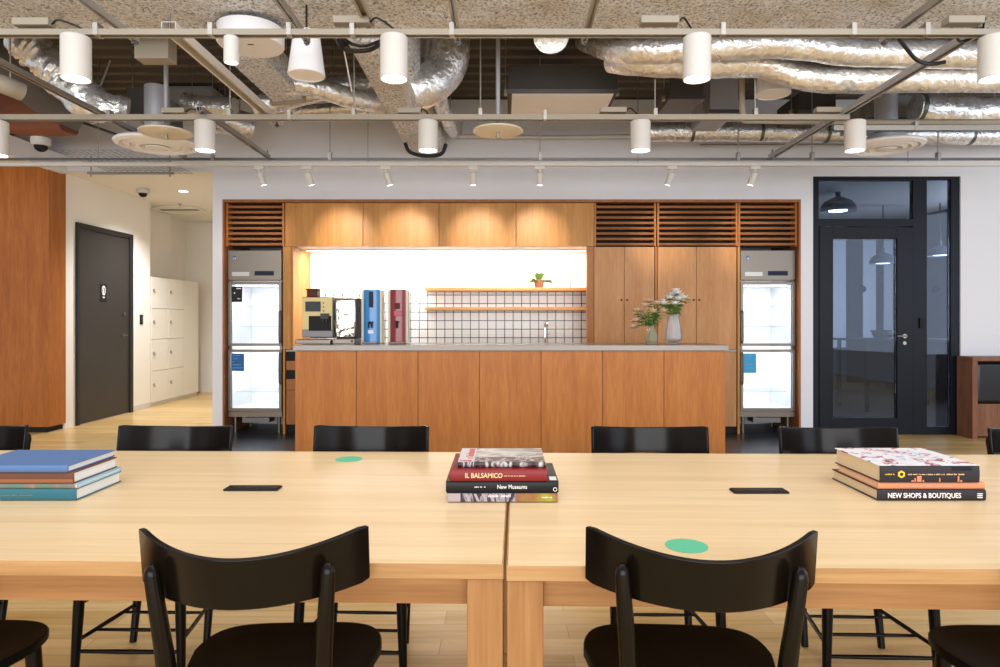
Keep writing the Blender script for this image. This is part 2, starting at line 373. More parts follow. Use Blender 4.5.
# ------------------------------------------------------------------ room shell
WD = 6.96            # depth of the back wall
CL = -2.925; CR = 3.105   # kitchen opening in the back wall
KT = 2.458           # top of the kitchen opening
SLAB = 3.5
struct('floor', MB().box(-7, 7.5, -2.5, 11.6, -0.1, 0), 'planks')
struct('floor', MB().box(CL, 3.24, 5.3, 7.75, 0.0, 0.004), 'dark_floor')
# back wall, with the kitchen opening and the glass door opening (X 3.235..4.77, Z ..2.70)
DL, DR, DT = 3.235, 4.775, 2.70
wl = MB()
wl.box(-3.03, CL, WD, WD + 0.85, 0, SLAB)
wl.box(CL, CR, WD, WD + 0.12, KT, SLAB)
wl.box(CR, DL, WD, WD + 0.85, 0, SLAB)
wl.box(DL, DR, WD, WD + 0.12, DT, SLAB)
wl.box(DR, 7.0, WD, WD + 0.12, 0, SLAB)
wl.box(CL, CR, WD + 0.73, WD + 0.85, 0, KT + 0.1)
struct('wall_back', wl, 'white_wall')
struct('baseboard_right', MB().box(DR + 0.02, 7, WD - 0.012, WD - 0.001, 0, 0.06), 'white', bevel=0.002)
# left: wood clad column, corridor wall with the black door, lockers, corridor end
struct('wall_left', MB().box(-5.0, -4.85, 7.38, 9.17, 0, 2.83).box(-7, -5.0, 9.05, 9.17, 0, 2.83), 'cream_wall')
col = MB().box(-7.0, -4.835, 7.1, 7.379, 0.06, 2.83)
struct('wall_column', col, 'dark_cherry', bevel=0.002)
struct('baseboard_column', MB().box(-7.0, -4.87, 7.13, 7.38, 0, 0.058), 'matte_black')
struct('wall_locker_recess', MB().box(-5.4, -5.28, 9.17, 11.2, 0, 2.83), 'cream_wall')
struct('wall_corridor_end', MB().box(-5.4, -2.6, 11.1, 11.2, 0, 2.83), 'cream_wall')
struct('wall_corridor_right', MB().box(-3.03, -2.93, WD + 0.86, 11.1, 0, 2.83), 'cream_wall')
struct('baseboard_corridor', MB().box(-4.85, -4.842, 8.72, 9.17, 0, 0.07), 'white', bevel=0.001)
struct('ceiling_corridor', MB().box(-7.0, -2.93, 7.38, 11.2, 2.832, 2.95).box(-7.0, -4.85, 5.4, 7.38, 2.832, 2.95), 'cream_ceiling')
struct('wall_bulkhead', MB().box(-4.85, -4.77, 5.4, 7.30, 2.80, 2.99).box(-4.85, -3.03, 7.30, 7.38, 2.83, SLAB).box(-7, -4.85, 7.30, 7.38, 2.96, SLAB).box(-3.06, -3.03, WD, 7.38, 2.83, SLAB), 'white_wall')

# ceiling deck: corrugated, ribs run along X
dk = MB(); y = 3.2
while y < WD + 0.05:
    dk.add([(-7, y, SLAB), (7, y, SLAB), (7, y + .07, SLAB), (-7, y + .07, SLAB), (-7, y + .10, SLAB + .06), (7, y + .10, SLAB + .06), (7, y + .17, SLAB + .06), (-7, y + .17, SLAB + .06), (7, y + .2, SLAB), (-7, y + .2, SLAB)],
           [(0, 1, 2, 3), (3, 2, 5, 4), (4, 5, 6, 7), (7, 6, 8, 9)])
    y += 0.2
dk.box(-7, 7, 3.2, WD + .2, SLAB + 0.07, SLAB + 0.2)
struct('ceiling', dk, 'deck')

# sprayed steel beams
def lump_box(x0, x1, y0, y1, z0, z1, nx, ny, amp):
    "box whose underside and sides are lumpy"
    mb = MB(); vs = []; fs = []
    prof = [(y0, z1)] + [(y0, z0 + (z1 - z0) * t) for t in (0.5, 0.1)] + [(y0 + (y1 - y0) * (k + .5) / ny, z0) for k in range(ny)] + [(y1, z0 + (z1 - z0) * t) for t in (0.1, 0.5)] + [(y1, z1)]
    for i in range(nx + 1):
        x = x0 + (x1 - x0) * i / nx
        for (yy, zz) in prof:
            nv = noise.noise(Vector((x * 7, yy * 7, zz * 7))) + .5 * noise.noise(Vector((x * 17, yy * 17, zz * 17)))
            vs.append((x, yy + amp * .6 * nv, zz + (amp * nv if zz < z1 else 0)))
    n = len(prof)
    for i in range(nx):
        for k in range(n):
            k2 = (k + 1) % n; fs.append((i * n + k, i * n + k2, (i + 1) * n + k2, (i + 1) * n + k))
    fs.append(tuple(range(n))); fs.append(tuple(nx * n + k for k in range(n)))
    return mb.add(vs, fs, True)
struct('ceiling_beam', lump_box(-6.5, 6.5, 3.45, 4.12, 2.975, 3.5, 160, 9, 0.03), 'spray')
b2 = lump_box(4.14, 6.93, -0.0, 0.40, 2.93, 3.48, 70, 6, 0.025)
b2.v = [Vector((-v.y - 0.60, v.x, v.z)) for v in b2.v]
struct('ceiling_beam', b2, 'spray')
b3 = lump_box(-6.5, -4.2, 6.3, 6.6, 3.01, 3.48, 40, 4, 0.02)
struct('ceiling_beam', b3, 'rust')

# ------------------------------------------------------------------ kitchen built into the back wall
KF = 6.99            # cabinet front plane
NB = 7.62            # niche back
def zz(y, s=95.4): return EYE + (HZ - y) / s
def xx(x, s=95.4): return (x - CX) / s
ZL = zz(246.5)       # underside of the fascia
# outer frame lining
t = thing('kitchen_surround', 'cherry wood surround framing the whole kitchen opening in the white wall', 'surround', (0.09, KF, 0))
obj('side_panel', MB().box(CL + .001, CL + .021, WD - .01, 7.66, 0.005, KT - .001), 'cherry_side', t, bevel=.001)
obj('side_panel', MB().box(CR - .022, CR - .001, WD - .01, 7.66, 0.005, KT - .001), 'cherry_side', t, bevel=.001)
obj('top_panel', MB().box(CL + .022, CR - .023, WD - .01, 7.66, KT - .03, KT - .001), 'cherry_side', t, bevel=.001)
# fridge bays: side boards
for nm, x0, x1, lab in (('left', xx(283), xx(291), 'upright cherry wood board between the left fridge and the niche'), ('right', xx(737.5), xx(740), 'thin upright wood board just left of the right fridge')):
    dv = MB().box(x0, x1, KF, 7.66, .895, ZL - .002)
    dv.box(x0, x0 + .022 if nm == 'left' else x1, KF, 7.66, .005, .8949)
    tag(obj('divider_board', dv, 'fascia', bevel=.001), lab, 'panel')
# louvre grilles
def louvre(x0, x1, lab):
    g = thing('louvre_grille', lab, 'grille', ((x0 + x1) / 2, KF, ZL), 'slatted grilles above the cabinets')
    obj('backing', MB().box(x0 + .02, x1 - .02, KF + .12, KF + .13, ZL, KT - .035), 'matte_black', g)
    for a in (x0 + .001, x1 - .021): obj('stile', MB().box(a, a + .02, KF - .005, KF + .12, ZL + .001, KT - .032), 'cherry', g, bevel=.001)
    n = 8
    for i in range(n):
        z = ZL + .012 + (KT - .06 - ZL) * i / (n - .35)
        obj('slat', MB().box(x0 + .021, x1 - .021, KF, KF + .07, z, z + .024), 'slat', g)
louvre(CL + .023, xx(284.5), 'slatted wood grille above the left fridge')
louvre(xx(594), xx(656), 'slatted wood grille above the left pair of tall cabinet doors')
louvre(xx(657), xx(737.5), 'slatted wood grille above the right pair of tall cabinet doors')
louvre(xx(738), CR - .024, 'slatted wood grille above the right fridge')
# fascia panels with the spotlight pools
fx = [285, 363, 439, 516, 594]
for i, lab in enumerate(('leftmost upper fascia panel, next to the left slatted grille', 'second upper fascia panel from the left', 'third upper fascia panel from the left', 'rightmost upper fascia panel, next to the middle slatted grille')):
    tag(obj('fascia_panel', MB().box(xx(fx[i]) + .002, xx(fx[i + 1]) - .002, KF, KF + .02, ZL, KT - .032), 'fascia', bevel=.0015), 'honey coloured wood ' + lab, 'panel', 'fascia panels over the niche')
# niche
nx0, nx1 = xx(291) + .001, .972
tag(obj('niche_panel', MB().box(nx0 - 0.0, nx0 + .02, KF + .01, NB, .9, ZL - .002), 'fascia'), 'lit wood cheek panel at the left end of the niche', 'panel')
tag(obj('niche_panel', MB().box(nx1 - .020, nx1 - .006, KF + .052, NB, .9, ZL - .002), 'fascia'), 'wood cheek panel at the right end of the niche', 'panel')
tag(obj('splashback_board', MB().box(nx0 + .021, nx1 - .021, NB, NB + .02, 1.565, ZL), 'white_face'), 'plain glowing white board at the back of the niche above the tiles', 'panel')
tag(obj('tiled_splashback', MB().box(nx0 + .021, nx1 - .021, NB, NB + .02, .9, 1.563), 'tiles', origin=(0.018, NB, 0.9)), 'white square tiled splashback with dark grout lines', 'tiles')
def shelf(y, lab):
    z = zz(y, 90.5)
    return tag(obj('wall_shelf', MB().box(xx(424.5, 90.5), nx1 - .022, 7.37, NB - .001, z - .035, z), 'shelf', bevel=.002), lab, 'shelf', 'two oak shelves in the niche'), z
_, SZ1 = shelf(287.5, 'upper oak shelf holding the potted plant and jars')
_, SZ2 = shelf(307.0, 'lower empty oak shelf in front of the tiles')
# LED strip under the fascia
t = thing('led_strip', 'long lit led strip hidden under the wood fascia over the niche', 'lamp', ((nx0 + nx1) / 2, 7.4, ZL))
obj('profile', MB().box(nx0 + .06, nx1 - .06, 7.31, 7.34, ZL - .012, ZL - .001), 'white', t)
obj('diffuser', MB().box(nx0 + .07, nx1 - .07, 7.315, 7.335, ZL - .016, ZL - .012), 'led', t)
lamp('AREA', 'strip_light', ((nx0 + nx1) / 2, 7.33, ZL - .02), 48, (1, .96, .9), t, aim=((nx0 + nx1) / 2, 7.45, 1.2), shape='RECTANGLE', size=3.0, size_y=.03)
obj('cover_board', MB().box(nx0 + .022, nx1 - .022, KF + .022, NB, ZL + .001, ZL + .02), 'white_face', t)
# back worktop in the niche with base cabinet
tag(obj('back_worktop', MB().box(xx(285.6) + .008, xx(586.6), KF - .02, 7.05, .868, .892).box(nx0, nx1 - .022, 7.05, NB - .001, .868, .892), 'steel_top', bevel=.003), 'stainless worktop strip behind the bar counter', 'worktop')
def base_unit(x0, x1, lab, slots):
    t = thing('base_cabinet', lab, 'cabinet', ((x0 + x1) / 2, KF, 0))
    obj('carcass', MB().box(x0, x1, KF + .02, 7.6, .1, .866), 'cherry_side', t)
    obj('plinth', MB().box(x0, x1, KF + .06, 7.6, .006, .1), 'matte_black', t)
    if slots:
        obj('door', MB().box(x0 + .002, x1 - .002, KF, KF + .02, .11, .462), 'cherry', t, bevel=.001)
        for za, zb_ in ((.47, .578), (.678, .77)): obj('slot_panel', MB().box(x0 + .002, x1 - .002, KF, KF + .02, za, zb_), 'cherry', t)
        for z in (.628, .818): obj('slot_opening', MB().box(x0 + .002, x1 - .002, KF + .012, KF + .019, z - .046, z + .046), 'matte_black', t)
    else:
        n = max(1, round((x1 - x0) / .5))
        for i in range(n):
            a = x0 + (x1 - x0) * i / n; b = x0 + (x1 - x0) * (i + 1) / n
            d_ = obj('door', MB().box(a + .002, b - .002, KF, KF + .02, .11, .862), 'door_wood', t, bevel=.001)
base_unit(xx(286) + .002, xx(299), 'narrow wood waste cabinet with two black slots beside the left fridge', True)
base_unit(xx(299) + .004, xx(586.6), 'long wood base cabinet under the back worktop behind the bar', False)
# tall cabinets
def tall(xa, xm, xb, lab):
    t = thing('tall_cabinet', lab, 'cabinet', ((xa + xb) / 2, KF, 0), 'tall cabinets between niche and fridge')
    obj('carcass', MB().box(xa + .016, xb, KF + .021, 7.6, .08, ZL - .004), 'cherry_side', t)
    obj('plinth', MB().box(xa, xb, KF + .05, 7.6, .006, .08), 'matte_black', t)
    obj('steel_strip', MB().box(xa + .002, xb - .002, KF - .006, KF + .02, .868, .89), 'steel_top', t)
    for a, b, hx in ((xa, xm, xm - .03), (xm, xb, xm + .03)):
        for z0, z1, top in ((.894, ZL - .005, True), (.085, .864, False)):
            d = obj('door', MB().box(a + .002, b - .002, KF, KF + .02, z0, z1), 'door_wood', t, bevel=.001)
            if top: obj('finger_hole', MB().disc((hx, KF + .001, zz(300)), .011, nrm=(0, -1, 0), t=.003), 'brown_plastic', d)
tall(xx(594), xx(624.3), xx(654.5), 'tall wood cabinet with two flush doors and finger holes, next to the niche')
tall(xx(657.5), xx(696.5), xx(736.5), 'tall wood cabinet with two flush doors and finger holes, next to the right fridge')
tag(obj('divider_board', MB().box(xx(586.8), xx(593.6), KF - .004, KF + .05, .006, ZL - .004), 'cherry', bevel=.001), 'upright wood board between the niche and the tall cabinets', 'panel')
tag(obj('divider_board', MB().box(xx(654.9), xx(657.1), KF - .004, 7.6, .006, ZL - .004), 'cherry', bevel=.001), 'slim upright wood strip between the two tall cabinets', 'panel')

# ------------------------------------------------------------------ upright fridges
def fridge(x0, x1, d, handle_right, lab, tint):
    s = F / d; z = lambda y: EYE + (HZ - y) / s
    t = thing('glass_door_fridge', lab, 'fridge', ((x0 + x1) / 2, d, 0), 'upright display fridges')
    zt = z(250.4); zb = z(413); D = 0.6; th = .03
    body = MB().box(x0, x0 + th, d + .03, d + D, zb, zt).box(x1 - th, x1, d + .03, d + D, zb, zt).box(x0 + th, x1 - th, d + .03, d + D, zb, zb + .04).box(x0 + th, x1 - th, d + D - .03, d + D, zb + .04, zt)
    body.box(x0 + th, x1 - th, d + .03, d + D - .03, z(281), zt)
    obj('casing', body, 'steel', t, bevel=.002)
    obj('interior', MB().box(x0 + th + .001, x0 + th + .006, d + .035, d + D - .035, zb + .042, z(282)).box(x1 - th - .006, x1 - th - .001, d + .035, d + D - .035, zb + .042, z(282)).box(x0 + th + .007, x1 - th - .007, d + D - .04, d + D - .034, zb + .042, z(282)).box(x0 + th + .007, x1 - th - .007, d + .035, d + D - .041, zb + .041, zb + .05), 'white_face', t)
    hp = obj('header_panel', MB().box(x0, x1, d, d + .029, z(280), zt), 'steel', t, bevel=.003)
    w = x1 - x0
    obj('display', MB().box(x0 + w * .5, x0 + w * .86, d - .003, d + .001, z(275.5), z(271)), 'lcd', hp)
    obj('emblem', MB().box(x0 + w * .10, x0 + w * .15, d - .002, d + .001, z(260), z(256)), 'sticker_blue', hp)
    obj('emblem_letter', front_text('H', .035, x0 + w * .108, d - .0025, z(259.6)), 'ink_white', hp)
    obj('data_plate', MB().box(x0 + w * .08, x0 + w * .4, d - .002, d + .001, z(276), z(272)), 'zinc', hp)
    for k, (ya, yb) in enumerate(((282, 346), (349.5, 411))):
        za, zc = z(yb), z(ya); fr = .028
        dr = obj('door', MB().box(x0, x0 + fr, d, d + .029, za, zc).box(x1 - fr, x1, d, d + .029, za, zc).box(x0 + fr, x1 - fr, d, d + .029, za, za + fr).box(x0 + fr, x1 - fr, d, d + .029, zc - fr, zc), 'steel', t, bevel=.002)
        obj('pane', MB().box(x0 + fr + .001, x1 - fr - .001, d + .012, d + .016, za + fr + .001, zc - fr - .001), 'clear', dr)
        hx = x1 - .014 if handle_right else x0 + .014
        h0, h1 = (z(343), z(311)) if k == 0 else (z(384), z(353))
        obj('handle', MB().tube(smooth_path([(hx, d + .001, h0), (hx, d - .03, h0 + .02), (hx, d - .035, (h0 + h1) / 2), (hx, d - .03, h1 - .02), (hx, d + .001, h1)], 5), .008, 8), 'zinc_dark', dr)
        if k == 0 and handle_right:
            obj('poster', MB().box(x0 + fr + .005, x0 + fr + .12, d + .007, d + .011, z(302), z(286.5)), 'black_cover', dr)
            obj('poster_print', MB().disc((x0 + fr + .04, d + .0065, z(293)), .008, nrm=(0, -1, 0), t=.0005).box(x0 + fr + .06, x0 + fr + .11, d + .0062, d + .0065, z(289), z(288)).box(x0 + fr + .07, x0 + fr + .10, d + .0062, d + .0065, z(299), z(298.4)), 'ink_white', dr)
        if k == 1:
            sm = 'sticker_blue' if handle_right else 'sticker_cyan'; yb_ = 371 if handle_right else 373
            st = obj('sticker', MB().box(x0 + fr + .006, x0 + fr + .14, d + .007, d + .011, z(yb_), z(353.5)), sm, dr)
            rows = MB()
            for i_, (a_, b_) in enumerate(((.012, .09), (.012, .07), (.012, .03), (.012, .10), (.012, .12))):
                zr = z(355.5) - i_ * .032; rows.box(x0 + fr + .006 + a_, x0 + fr + .006 + b_, d + .0063, d + .0068, zr - .006, zr)
            obj('sticker_print', rows, 'ink_blue', dr)
        # wire shelves
        nsh = 2
        for i in range(nsh):
            zs = za + (zc - za) * (i + 1) / (nsh + 1) - .02
            wm = MB().bar((x0 + .05, d + .10, zs), (x1 - .05, d + .10, zs), .006, .006).bar((x0 + .05, d + .5, zs), (x1 - .05, d + .5, zs), .006, .006)
            for j in range(22):
                x = x0 + .05 + (w - .1) * j / 21; wm.bar((x, d + .10, zs), (x, d + .5, zs), .003, .003)
            obj('wire_shelf', wm, 'rack', t)
    obj('lamp_tube', MB().box(x0 + .06, x1 - .06, d + .06, d + .075, z(286), z(285)), 'fridge_led', t)
    lamp('AREA', 'fridge_light', ((x0 + x1) / 2, d + .09, z(289)), 3.2, (.93, .97, 1), t, aim=((x0 + x1) / 2, d + .3, z(350)), shape='RECTANGLE', size=w - .14, size_y=.05)
    lamp('AREA', 'fridge_light', ((x0 + x1) / 2, d + .09, z(352)), 3.0, (.93, .97, 1), t, aim=((x0 + x1) / 2, d + .3, z(400)), shape='RECTANGLE', size=w - .14, size_y=.05)
    obj('kick_panel', MB().box(x0, x1, d + .01, d + .03, z(417), z(412)), 'steel', t)
    obj('drain_box', MB().box(x0 + w * .25, x0 + w * .75, d + .03, d + .2, z(423), z(418)).box(x0 + w * .25, x0 + w * .3, d + .03, d + .2, z(418), zb), 'zinc_dark', t)
    for a in (x0 + .05, x1 - .05):
        for b in (d + .08, d + .5): obj('leg', MB().cyl((a, b, .004), (a, b, zb), .018), 'steel', t)
FD = 7.02
fridge(xx(227.8, F / FD), xx(281.5, F / FD), FD, True, 'left fridge with lit glass doors, black poster and dark blue sticker', 0)
fridge(xx(740.6, F / FD), xx(795.4, F / FD), FD, False, 'right fridge with lit glass doors, wire racks and light blue sticker', 0)

# ------------------------------------------------------------------ bar counter
BD = 5.56; BS = F / BD; BT = EYE - 25.2 / BS
bx0, bx1 = xx(295, BS), xx(725.5, BS)
t = thing('bar_counter', 'long cherry wood bar counter with seven front panels and steel top', 'counter', ((bx0 + bx1) / 2, BD + .3, 0))
obj('carcass', MB().box(bx0 + .02, bx1 - .02, BD + .02, BD + .56, .06, BT - .047), 'cherry_side', t)
obj('plinth', MB().box(bx0 + .03, bx1 - .03, BD + .05, BD + .54, .006, .06), 'matte_black', t)
pw = (bx1 - bx0) / 7
for i in range(7):
    obj('front_panel', MB().box(bx0 + pw * i + .002, bx0 + pw * (i + 1) - .002, BD, BD + .019, .03, BT - .048), 'cherry', t, bevel=.001)
for a, b in ((bx0, bx0 + .019), (bx1 - .019, bx1)): obj('end_panel', MB().box(a, b, BD + .02, BD + .56, .03, BT - .048), 'cherry', t, bevel=.001)
obj('countertop', MB().box(bx0 - .012, bx1 + .02, BD - .015, BD + .58, BT - .045, BT), 'steel_top', t, bevel=.002)
# machines standing on the counter
def Bz(y, d): return EYE + (HZ - y) * d / F
def Bx(x, d): return (x - CX) * d / F
d = 5.93
t = thing('coffee_machine', 'bean to cup coffee machine with pale yellow front and brown bean hopper', 'coffee machine', (Bx(316, d), d, BT))
x0, x1 = Bx(302, d), Bx(333, d); zb, zt = BT + .055, Bz(297, d)
obj('body', MB().box(x0, x1, d, d + .19, zb, zt), 'zinc_dark', t, bevel=.006)
obj('front_panel', MB().box(x0 + .004, x1 - .004, d - .012, d - .001, zb + .07, zt - .004), 'yellow_panel', t, bevel=.003)
sc_ = obj('screen', MB().box(x0 + .035, x0 + .17, d - .022, d - .013, Bz(311.5, d), Bz(301.5, d)), 'screen', t, bevel=.003)
obj('brew_bay', MB().box(x0 + .065, x1 - .012, d - .018, d - .013, zb + .06, Bz(316, d)), 'matte_black', t)
obj('spout', MB().box(x1 - .10, x1 - .03, d - .05, d - .019, Bz(319, d), Bz(313.5, d)).cyl((x1 - .08, d - .04, Bz(322, d)), (x1 - .08, d - .04, Bz(319, d)), .007).cyl((x1 - .05, d - .04, Bz(322, d)), (x1 - .05, d - .04, Bz(319, d)), .007), 'dark_grey', t, bevel=.003)
obj('bean_hopper', MB().box(x0 + .035, x0 + .125, d + .02, d + .14, zt, zt + .065), 'brown_plastic', t, bevel=.006)
obj('hopper_lid', MB().box(x0 + .027, x0 + .133, d + .012, d + .148, zt + .065, zt + .074), 'matte_black', t, bevel=.002)
obj('drip_tray', MB().box(x0 - .025, x1 + .005, d - .11, d + .19, BT + .001, BT + .04), 'steel', t, bevel=.004)
g_ = MB()
for i in range(12): g_.box(x0 - .01 + i * .025, x0 - .004 + i * .025, d - .10, d - .015, BT + .04, BT + .044)
obj('drip_grid', g_, 'zinc_dark', t)
for i in range(3): obj('button', MB().disc((x0 + .195, d - .012, Bz(303 + i * 4, d)), .006, nrm=(0, -1, 0), t=.004), 'dark_grey', t)
t = thing('milk_cooler', 'mirror polished chrome milk cooler next to the coffee machine', 'milk cooler', (Bx(346, d), d, BT))
x0, x1 = Bx(334.5, d), Bx(357, d)
obj('body', MB().box(x0, x1 - .012, d, d + .19, BT + .045, Bz(298, d)), 'chrome_wavy', t, bevel=.02, seg=4)
obj('side_trim', MB().box(x1 - .011, x1, d + .01, d + .19, BT + .045, Bz(298, d)), 'dark_grey', t, bevel=.003)
obj('door_handle', MB().tube(smooth_path([(x0 + .03, d, Bz(309, d)), (x0 + .03, d - .022, Bz(311, d)), (x0 + .03, d - .022, Bz(325, d)), (x0 + .03, d, Bz(327, d))], 4), .005, 8), 'chrome', t)
obj('base', MB().box(x0 + .008, x1, d - .10, d + .19, BT + .001, BT + .044), 'steel', t, bevel=.004)
obj('knob', MB().disc((x1 - .022, d - .10, BT + .024), .009, nrm=(0, -1, 0), t=.006), 'matte_black', t)
def dispenser(xa, xb, m_, lab, red):
    d = 6.0; x0, x1 = Bx(xa, d), Bx(xb, d); zt = Bz(290, d)
    t = thing('water_dispenser', lab, 'dispenser', ((x0 + x1) / 2, d, BT), 'tall drink dispensers on the bar')
    obj('casing', MB().box(x0 - .025, x0 - .003, d + .01, d + .13, BT + .001, zt).box(x1 + .003, x1 + .025, d + .01, d + .13, BT + .001, zt).box(x0 - .003, x1 + .003, d + .03, d + .13, BT + .001, zt), 'ivory', t, bevel=.003)
    # gently bowed front plate
    pl = MB(); n = 10; vs = []; fs = []
    for i in range(n + 1):
        u = -1 + 2 * i / n; x = (x0 + x1) / 2 + u * (x1 - x0) / 2; yy = d - .018 * (1 - u * u)
        vs += [(x, yy, BT + .002), (x, yy, zt + .004), (x, d + .029, BT + .002), (x, d + .029, zt + .004)]
    for i in range(n):
        a = i * 4; b = a + 4; fs += [(a, b, b + 1, a + 1), (a + 2, a + 3, b + 3, b + 2), (a + 1, b + 1, b + 3, a + 3), (a, a + 2, b + 2, b)]
    fs += [(0, 1, 3, 2), (n * 4, n * 4 + 2, n * 4 + 3, n * 4 + 1)]
    pl.add(vs, fs, True); obj('front_plate', pl, m_, t)
    cx = (x0 + x1) / 2; fy = d - .018
    if not red:
        obj('display', MB().box(cx - .02, cx + .02, fy - .004, fy + .002, Bz(307.5, d), Bz(291.5, d)), 'lcd', t, bevel=.002)
        obj('tap', MB().cyl((cx - .01, fy - .0, Bz(322, d)), (cx - .012, fy - .045, Bz(324, d)), .008).cyl((cx - .012, fy - .045, Bz(322, d)), (cx - .012, fy - .045, Bz(328, d)), .007).cyl((cx + .014, fy - .0, Bz(322, d)), (cx + .014, fy - .045, Bz(324, d)), .008).cyl((cx + .014, fy - .045, Bz(322, d)), (cx + .014, fy - .045, Bz(328, d)), .007), 'matte_black', t)
        obj('label_plate', MB().box(cx - .028, cx + .022, fy - .004, fy + .002, Bz(333.5, d), Bz(330, d)), 'white_face', t, bevel=.004)
    else:
        obj('display', MB().box(cx - .022, cx + .022, fy - .004, fy + .002, Bz(309, d), Bz(303, d)), 'brown_plastic', t, bevel=.002)
        obj('bracket', MB().box(cx - .032, cx + .042, fy - .012, fy + .004, Bz(316, d), Bz(311, d)), mat('red_bracket', rgb(178, 60, 62), .3), t, bevel=.003)
        obj('tap', MB().cyl((cx, fy - .0, Bz(323, d)), (cx, fy - .05, Bz(324, d)), .01).cyl((cx, fy - .05, Bz(321, d)), (cx, fy - .05, Bz(328, d)), .009).bar((cx - .025, fy - .05, Bz(321, d)), (cx + .03, fy - .05, Bz(322, d)), .006, .006), 'matte_black', t)
    obj('drip_tray', MB().box(cx - .07, cx + .07, fy - .07, fy, BT + .001, BT + .014), 'steel', t, bevel=.003)
dispenser(364, 379, 'blue_plastic', 'tall blue fronted water dispenser on the bar counter', False)
dispenser(390.5, 405, 'red_plastic', 'tall dark red fronted hot water dispenser on the bar counter', True)
tag(obj('glass_screen', MB().box(Bx(410, 6.02), Bx(423, 6.02), 6.02, 6.026, BT + .001, Bz(292, 6.02)), 'clear'), 'small clear glass screen right of the red dispenser', 'screen')
# tap on the back worktop
t = thing('kitchen_tap', 'chrome swan neck kitchen tap in front of the tiles', 'tap', (Bx(545, 7.4), 7.4, .892))
tx = Bx(545, 7.4)
obj('column', MB().lathe([(.0, .893), (.026, .893), (.026, .905), (.014, .915), (.013, 1.06), (0, 1.06)], (tx, 7.4, 0), 16), 'chrome', t)
obj('spout', MB().tube(smooth_path([(tx, 7.4, 1.05), (tx, 7.4, 1.14), (tx + .01, 7.36, 1.18), (tx + .015, 7.30, 1.165), (tx + .015, 7.28, 1.13)], 6), .009, 10), 'chrome', t)
obj('lever', MB().tube([(tx + .012, 7.4, 1.02), (tx + .05, 7.38, 1.05)], [.006, .004], 8), 'chrome', t)
# things on the upper shelf
d = 7.45; px = Bx(539, d)
t = thing('potted_succulent', 'small green plant in a brown clay pot on the upper shelf', 'plant', (px, d, SZ1))
obj('pot', MB().lathe([(0, SZ1 + .001), (.042, SZ1 + .001), (.055, SZ1 + .06), (.052, SZ1 + .09), (.046, SZ1 + .09), (.045, SZ1 + .075), (0, SZ1 + .075)], (px, d, 0), 20), 'terracotta', t)
def leaf_mb(mb, base, dirv, L, W, droop=0.3):
    dirv = Vector(dirv).normalized(); side = dirv.cross(Vector((0, 0, 1))); side = side.normalized() if side.length > .01 else Vector((1, 0, 0)); up = side.cross(dirv).normalized()
    vs = []; n = 5
    for i in range(n + 1):
        t_ = i / n; c = Vector(base) + dirv * L * t_ - Vector((0, 0, 1)) * droop * L * t_ * t_; w_ = W * math.sin(math.pi * min(1, .08 + t_ * .92)) ** .8 * .5
        vs += [c - side * w_, c + up * W * -.12, c + side * w_]
    fs = []
    for i in range(n):
        a = i * 3; fs += [(a, a + 3, a + 4, a + 1), (a + 1, a + 4, a + 5, a + 2)]
    mb.add(vs, fs, True)
lf = MB()
for k in range(16):
    a = k * 2.4; e = .1 + .6 * random.random()
    leaf_mb(lf, (px, d, SZ1 + .07), (math.cos(a) * math.cos(e), math.sin(a) * math.cos(e) * .3, math.sin(e) * 1.2), .16 + .07 * random.random(), .075, .35)
o_ = obj('leaves', lf, 'leaf', t)
def jar(x, y0, lab, r):
    jx = Bx(x, d); zt = Bz(y0, d)
    t = thing('glass_jar', lab, 'jar', (jx, d, SZ1), 'clear jars on the upper shelf')
    obj('glass', MB().lathe([(0, SZ1 + .001), (r, SZ1 + .001), (r, zt - .02), (r * .8, zt), (r * .74, zt), (r - .004, zt - .022), (r - .004, SZ1 + .006), (0, SZ1 + .006)], (jx, d, 0), 20), 'clear', t)
    obj('lid', MB().lathe([(0, zt + .012), (r * .5, zt + .012), (r * .8, zt + .001), (0, zt + .001)], (jx, d, 0), 20), 'white', t)
jar(558, 279, 'short clear glass jar next to the potted plant', .04)
jar(567, 270, 'tall clear glass jar at the right of the shelf', .045)
